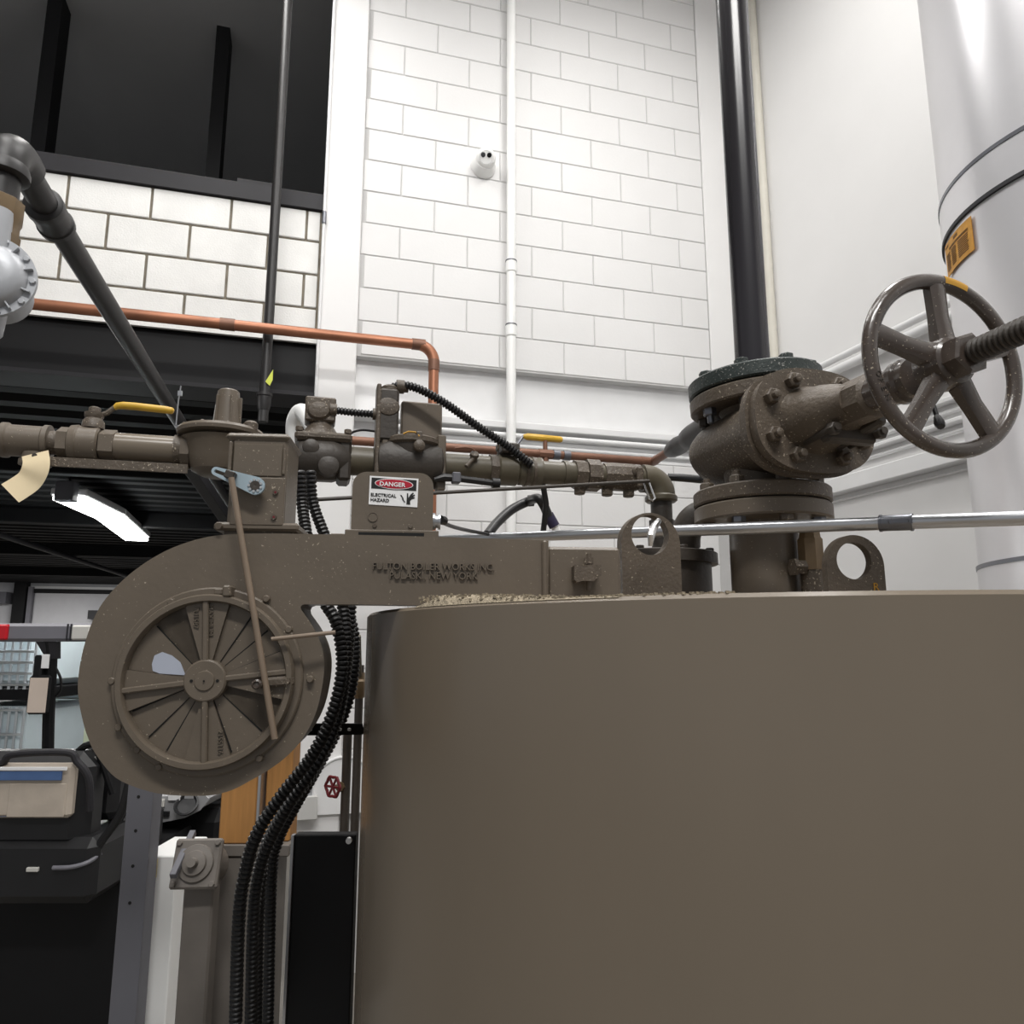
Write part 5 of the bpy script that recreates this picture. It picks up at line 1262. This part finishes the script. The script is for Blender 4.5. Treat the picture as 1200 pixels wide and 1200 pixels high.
# dash console with cup holder
D3 = 3.1; s3 = D3 / 880
q = [P(x, y, D3) for x, y in ((138, 940), (150, 936), (240, 934), (244, 936), (234, 948), (216, 957), (190, 962), (150, 966), (138, 962))]
if newell(q).y > 0: q = q[::-1]
dsh = obj('dash_console', MB().prism(q, (0, .25, 0), .006), 'console_grey', fk)
obj('cup_holder', MB().lathe(P(219, 944, D3 - .02), V((0, -.75, .66)), [(0, 13 * s3), (.012, 14 * s3), (.014, 12 * s3), (.004, 10 * s3), (.002, 0)], 28), 'seat_black', dsh)
rb('display', 172, 951, 198, 957, D3 - .012, .01, 'seat_black', .002, dsh)
rb('switch_panel', 172, 937, 192, 946, D3 - .012, .01, 'clear_lens', .002, dsh)
for x in (178, 184): rb('switch', x, 938, x + 3, 945, D3 - .016, .008, 'seat_black', .001, dsh)
rb('paper_slip', 197, 928, 211, 938, D3 - .01, .01, 'sign_white', .001, dsh)
rb('front_cowl', 130, 955, 256, 1250, D3 + .02, .5, 'black_steel', .05)
rb('mast_panel', 120, 905, 256, 940, D3 + .3, .1, 'seat_black', .02)
for x in (175, 186): rb('mast_lamp', x, 929, x + 4, 935, D3 + .28, .02, 'clear_lens', .002)

# ------------------------------------------------------------------ stacked liquid totes behind the forklift
def tote(px0, px1, ytop, ybot, d, mt, label, cage, ribs, group='stacked liquid totes'):
    c0, c1 = P(px0, ybot, d), P(px1, ytop, d); xm = (c0.x + c1.x) / 2; hx = (c1.x - c0.x) / 2
    z0, z1 = P((px0 + px1) / 2, ybot, d).z, P((px0 + px1) / 2, ytop, d).z; y0 = P((px0 + px1) / 2, 800, d).y
    t = thing('liquid_tote', label, 'tote', (xm, y0 + .5, z0), group)
    obj('tank', MB().box((xm, y0 + .5, (z0 + z1) / 2 + .06), AXW, (hx - .02, .48, (z1 - z0) / 2 - .06), .05), mt, t)
    pal = obj('pallet', MB().box((xm, y0 + .5, z0 + .06), AXW, (hx, .5, .05), .01), 'black_steel', t)
    for x in ribs:
        xx = P(x, 800, d).x; obj('rib_line', MB().box((xx, y0 + .018, (z0 + z1) / 2 + .06), AXW, (.008, .004, (z1 - z0) / 2 - .12)), 'guard_grey', t)
    if cage:
        nb = 12
        for i in range(nb + 1):
            xx = xm - hx + 2 * hx * i / nb; obj('cage_bar', MB().cyl((xx, y0 - .02, z0 + .1), (xx, y0 - .02, z1), .011, seg=8), 'cage_steel', t)
        for i in range(6):
            zz = z0 + .14 + (z1 - z0 - .16) * i / 5; obj('cage_rail', MB().cyl((xm - hx, y0 - .034, zz), (xm + hx, y0 - .034, zz), .012, seg=8), 'cage_steel', t)
    return t
zfl = lambda px, d: None
tote(-70, 40, 735, 822, 6.2, 'tote_white', 'upper white tote in a wire cage behind the forklift post', True, ())
tote(-70, 34, 828, 990, 6.2, 'tote_white', 'lower white tote in a wire cage behind the seat', True, ())
tote(44, 150, 738, 832, 7.7, 'tote_white', 'upper pale blue white tote without cage, right of the mirror', False, (80, 104))
tote(18, 150, 834, 985, 7.7, 'tote_green', 'lower pale green tote under the blue white one', False, (38, 82))

# ------------------------------------------------------------------ hall lights and braces
ZF = DECK - .22
hlx = thing('hall_lamp', 'glowing fluorescent strip lamp under the dark deck ceiling', 'lamp', PZ(120, 605, ZF))
cs = [PZ(80, 584, ZF), PZ(128, 606, ZF), PZ(160, 632, ZF)]
for a, b in zip(cs, cs[1:]):
    dd = (b - a).normalized(); sd = V((dd.y, -dd.x, 0)); L2 = (b - a).length / 2
    obj('lamp_tube', MB().box((a + b) / 2, (dd, sd, V((0, 0, 1))), (L2, .13, .02), .01), 'lamp_tube', hlx)
    obj('lamp_housing', MB().box((a + b) / 2 + V((0, 0, .06)), (dd, sd, V((0, 0, 1))), (L2, .15, .035), .01), 'white_steel', hlx)
for q in cs[:1] + cs[2:]: obj('hanger', MB().cyl(q + V((0, 0, .08)), V((q.x, q.y, DECK)), .01), 'black_steel', hlx)
obj('end_box', MB().box(cs[0] + V((.01, -.05, .05)), AXW, (.08, .05, .09), .01), 'grey_post', hlx)
b0, b1 = PZ(-20, 620, DECK - .2), PZ(152, 676, DECK - .2)
obj('hall_conduit', MB().cyl(b0, b1, .035), 'dark_beam', None, 'dark conduit crossing the hall ceiling towards the blower', 'conduit')
b0, b1 = P(222, 545, 3.6), P(268, 612, 4.4)
obj('hall_brace', MB().box((b0 + b1) / 2, ((b1 - b0).normalized(), *perp(b1 - b0)[:2]), ((b1 - b0).length / 2, .03, .03), .004), 'dark_beam', None, 'dark steel brace behind the gas regulator', 'brace')
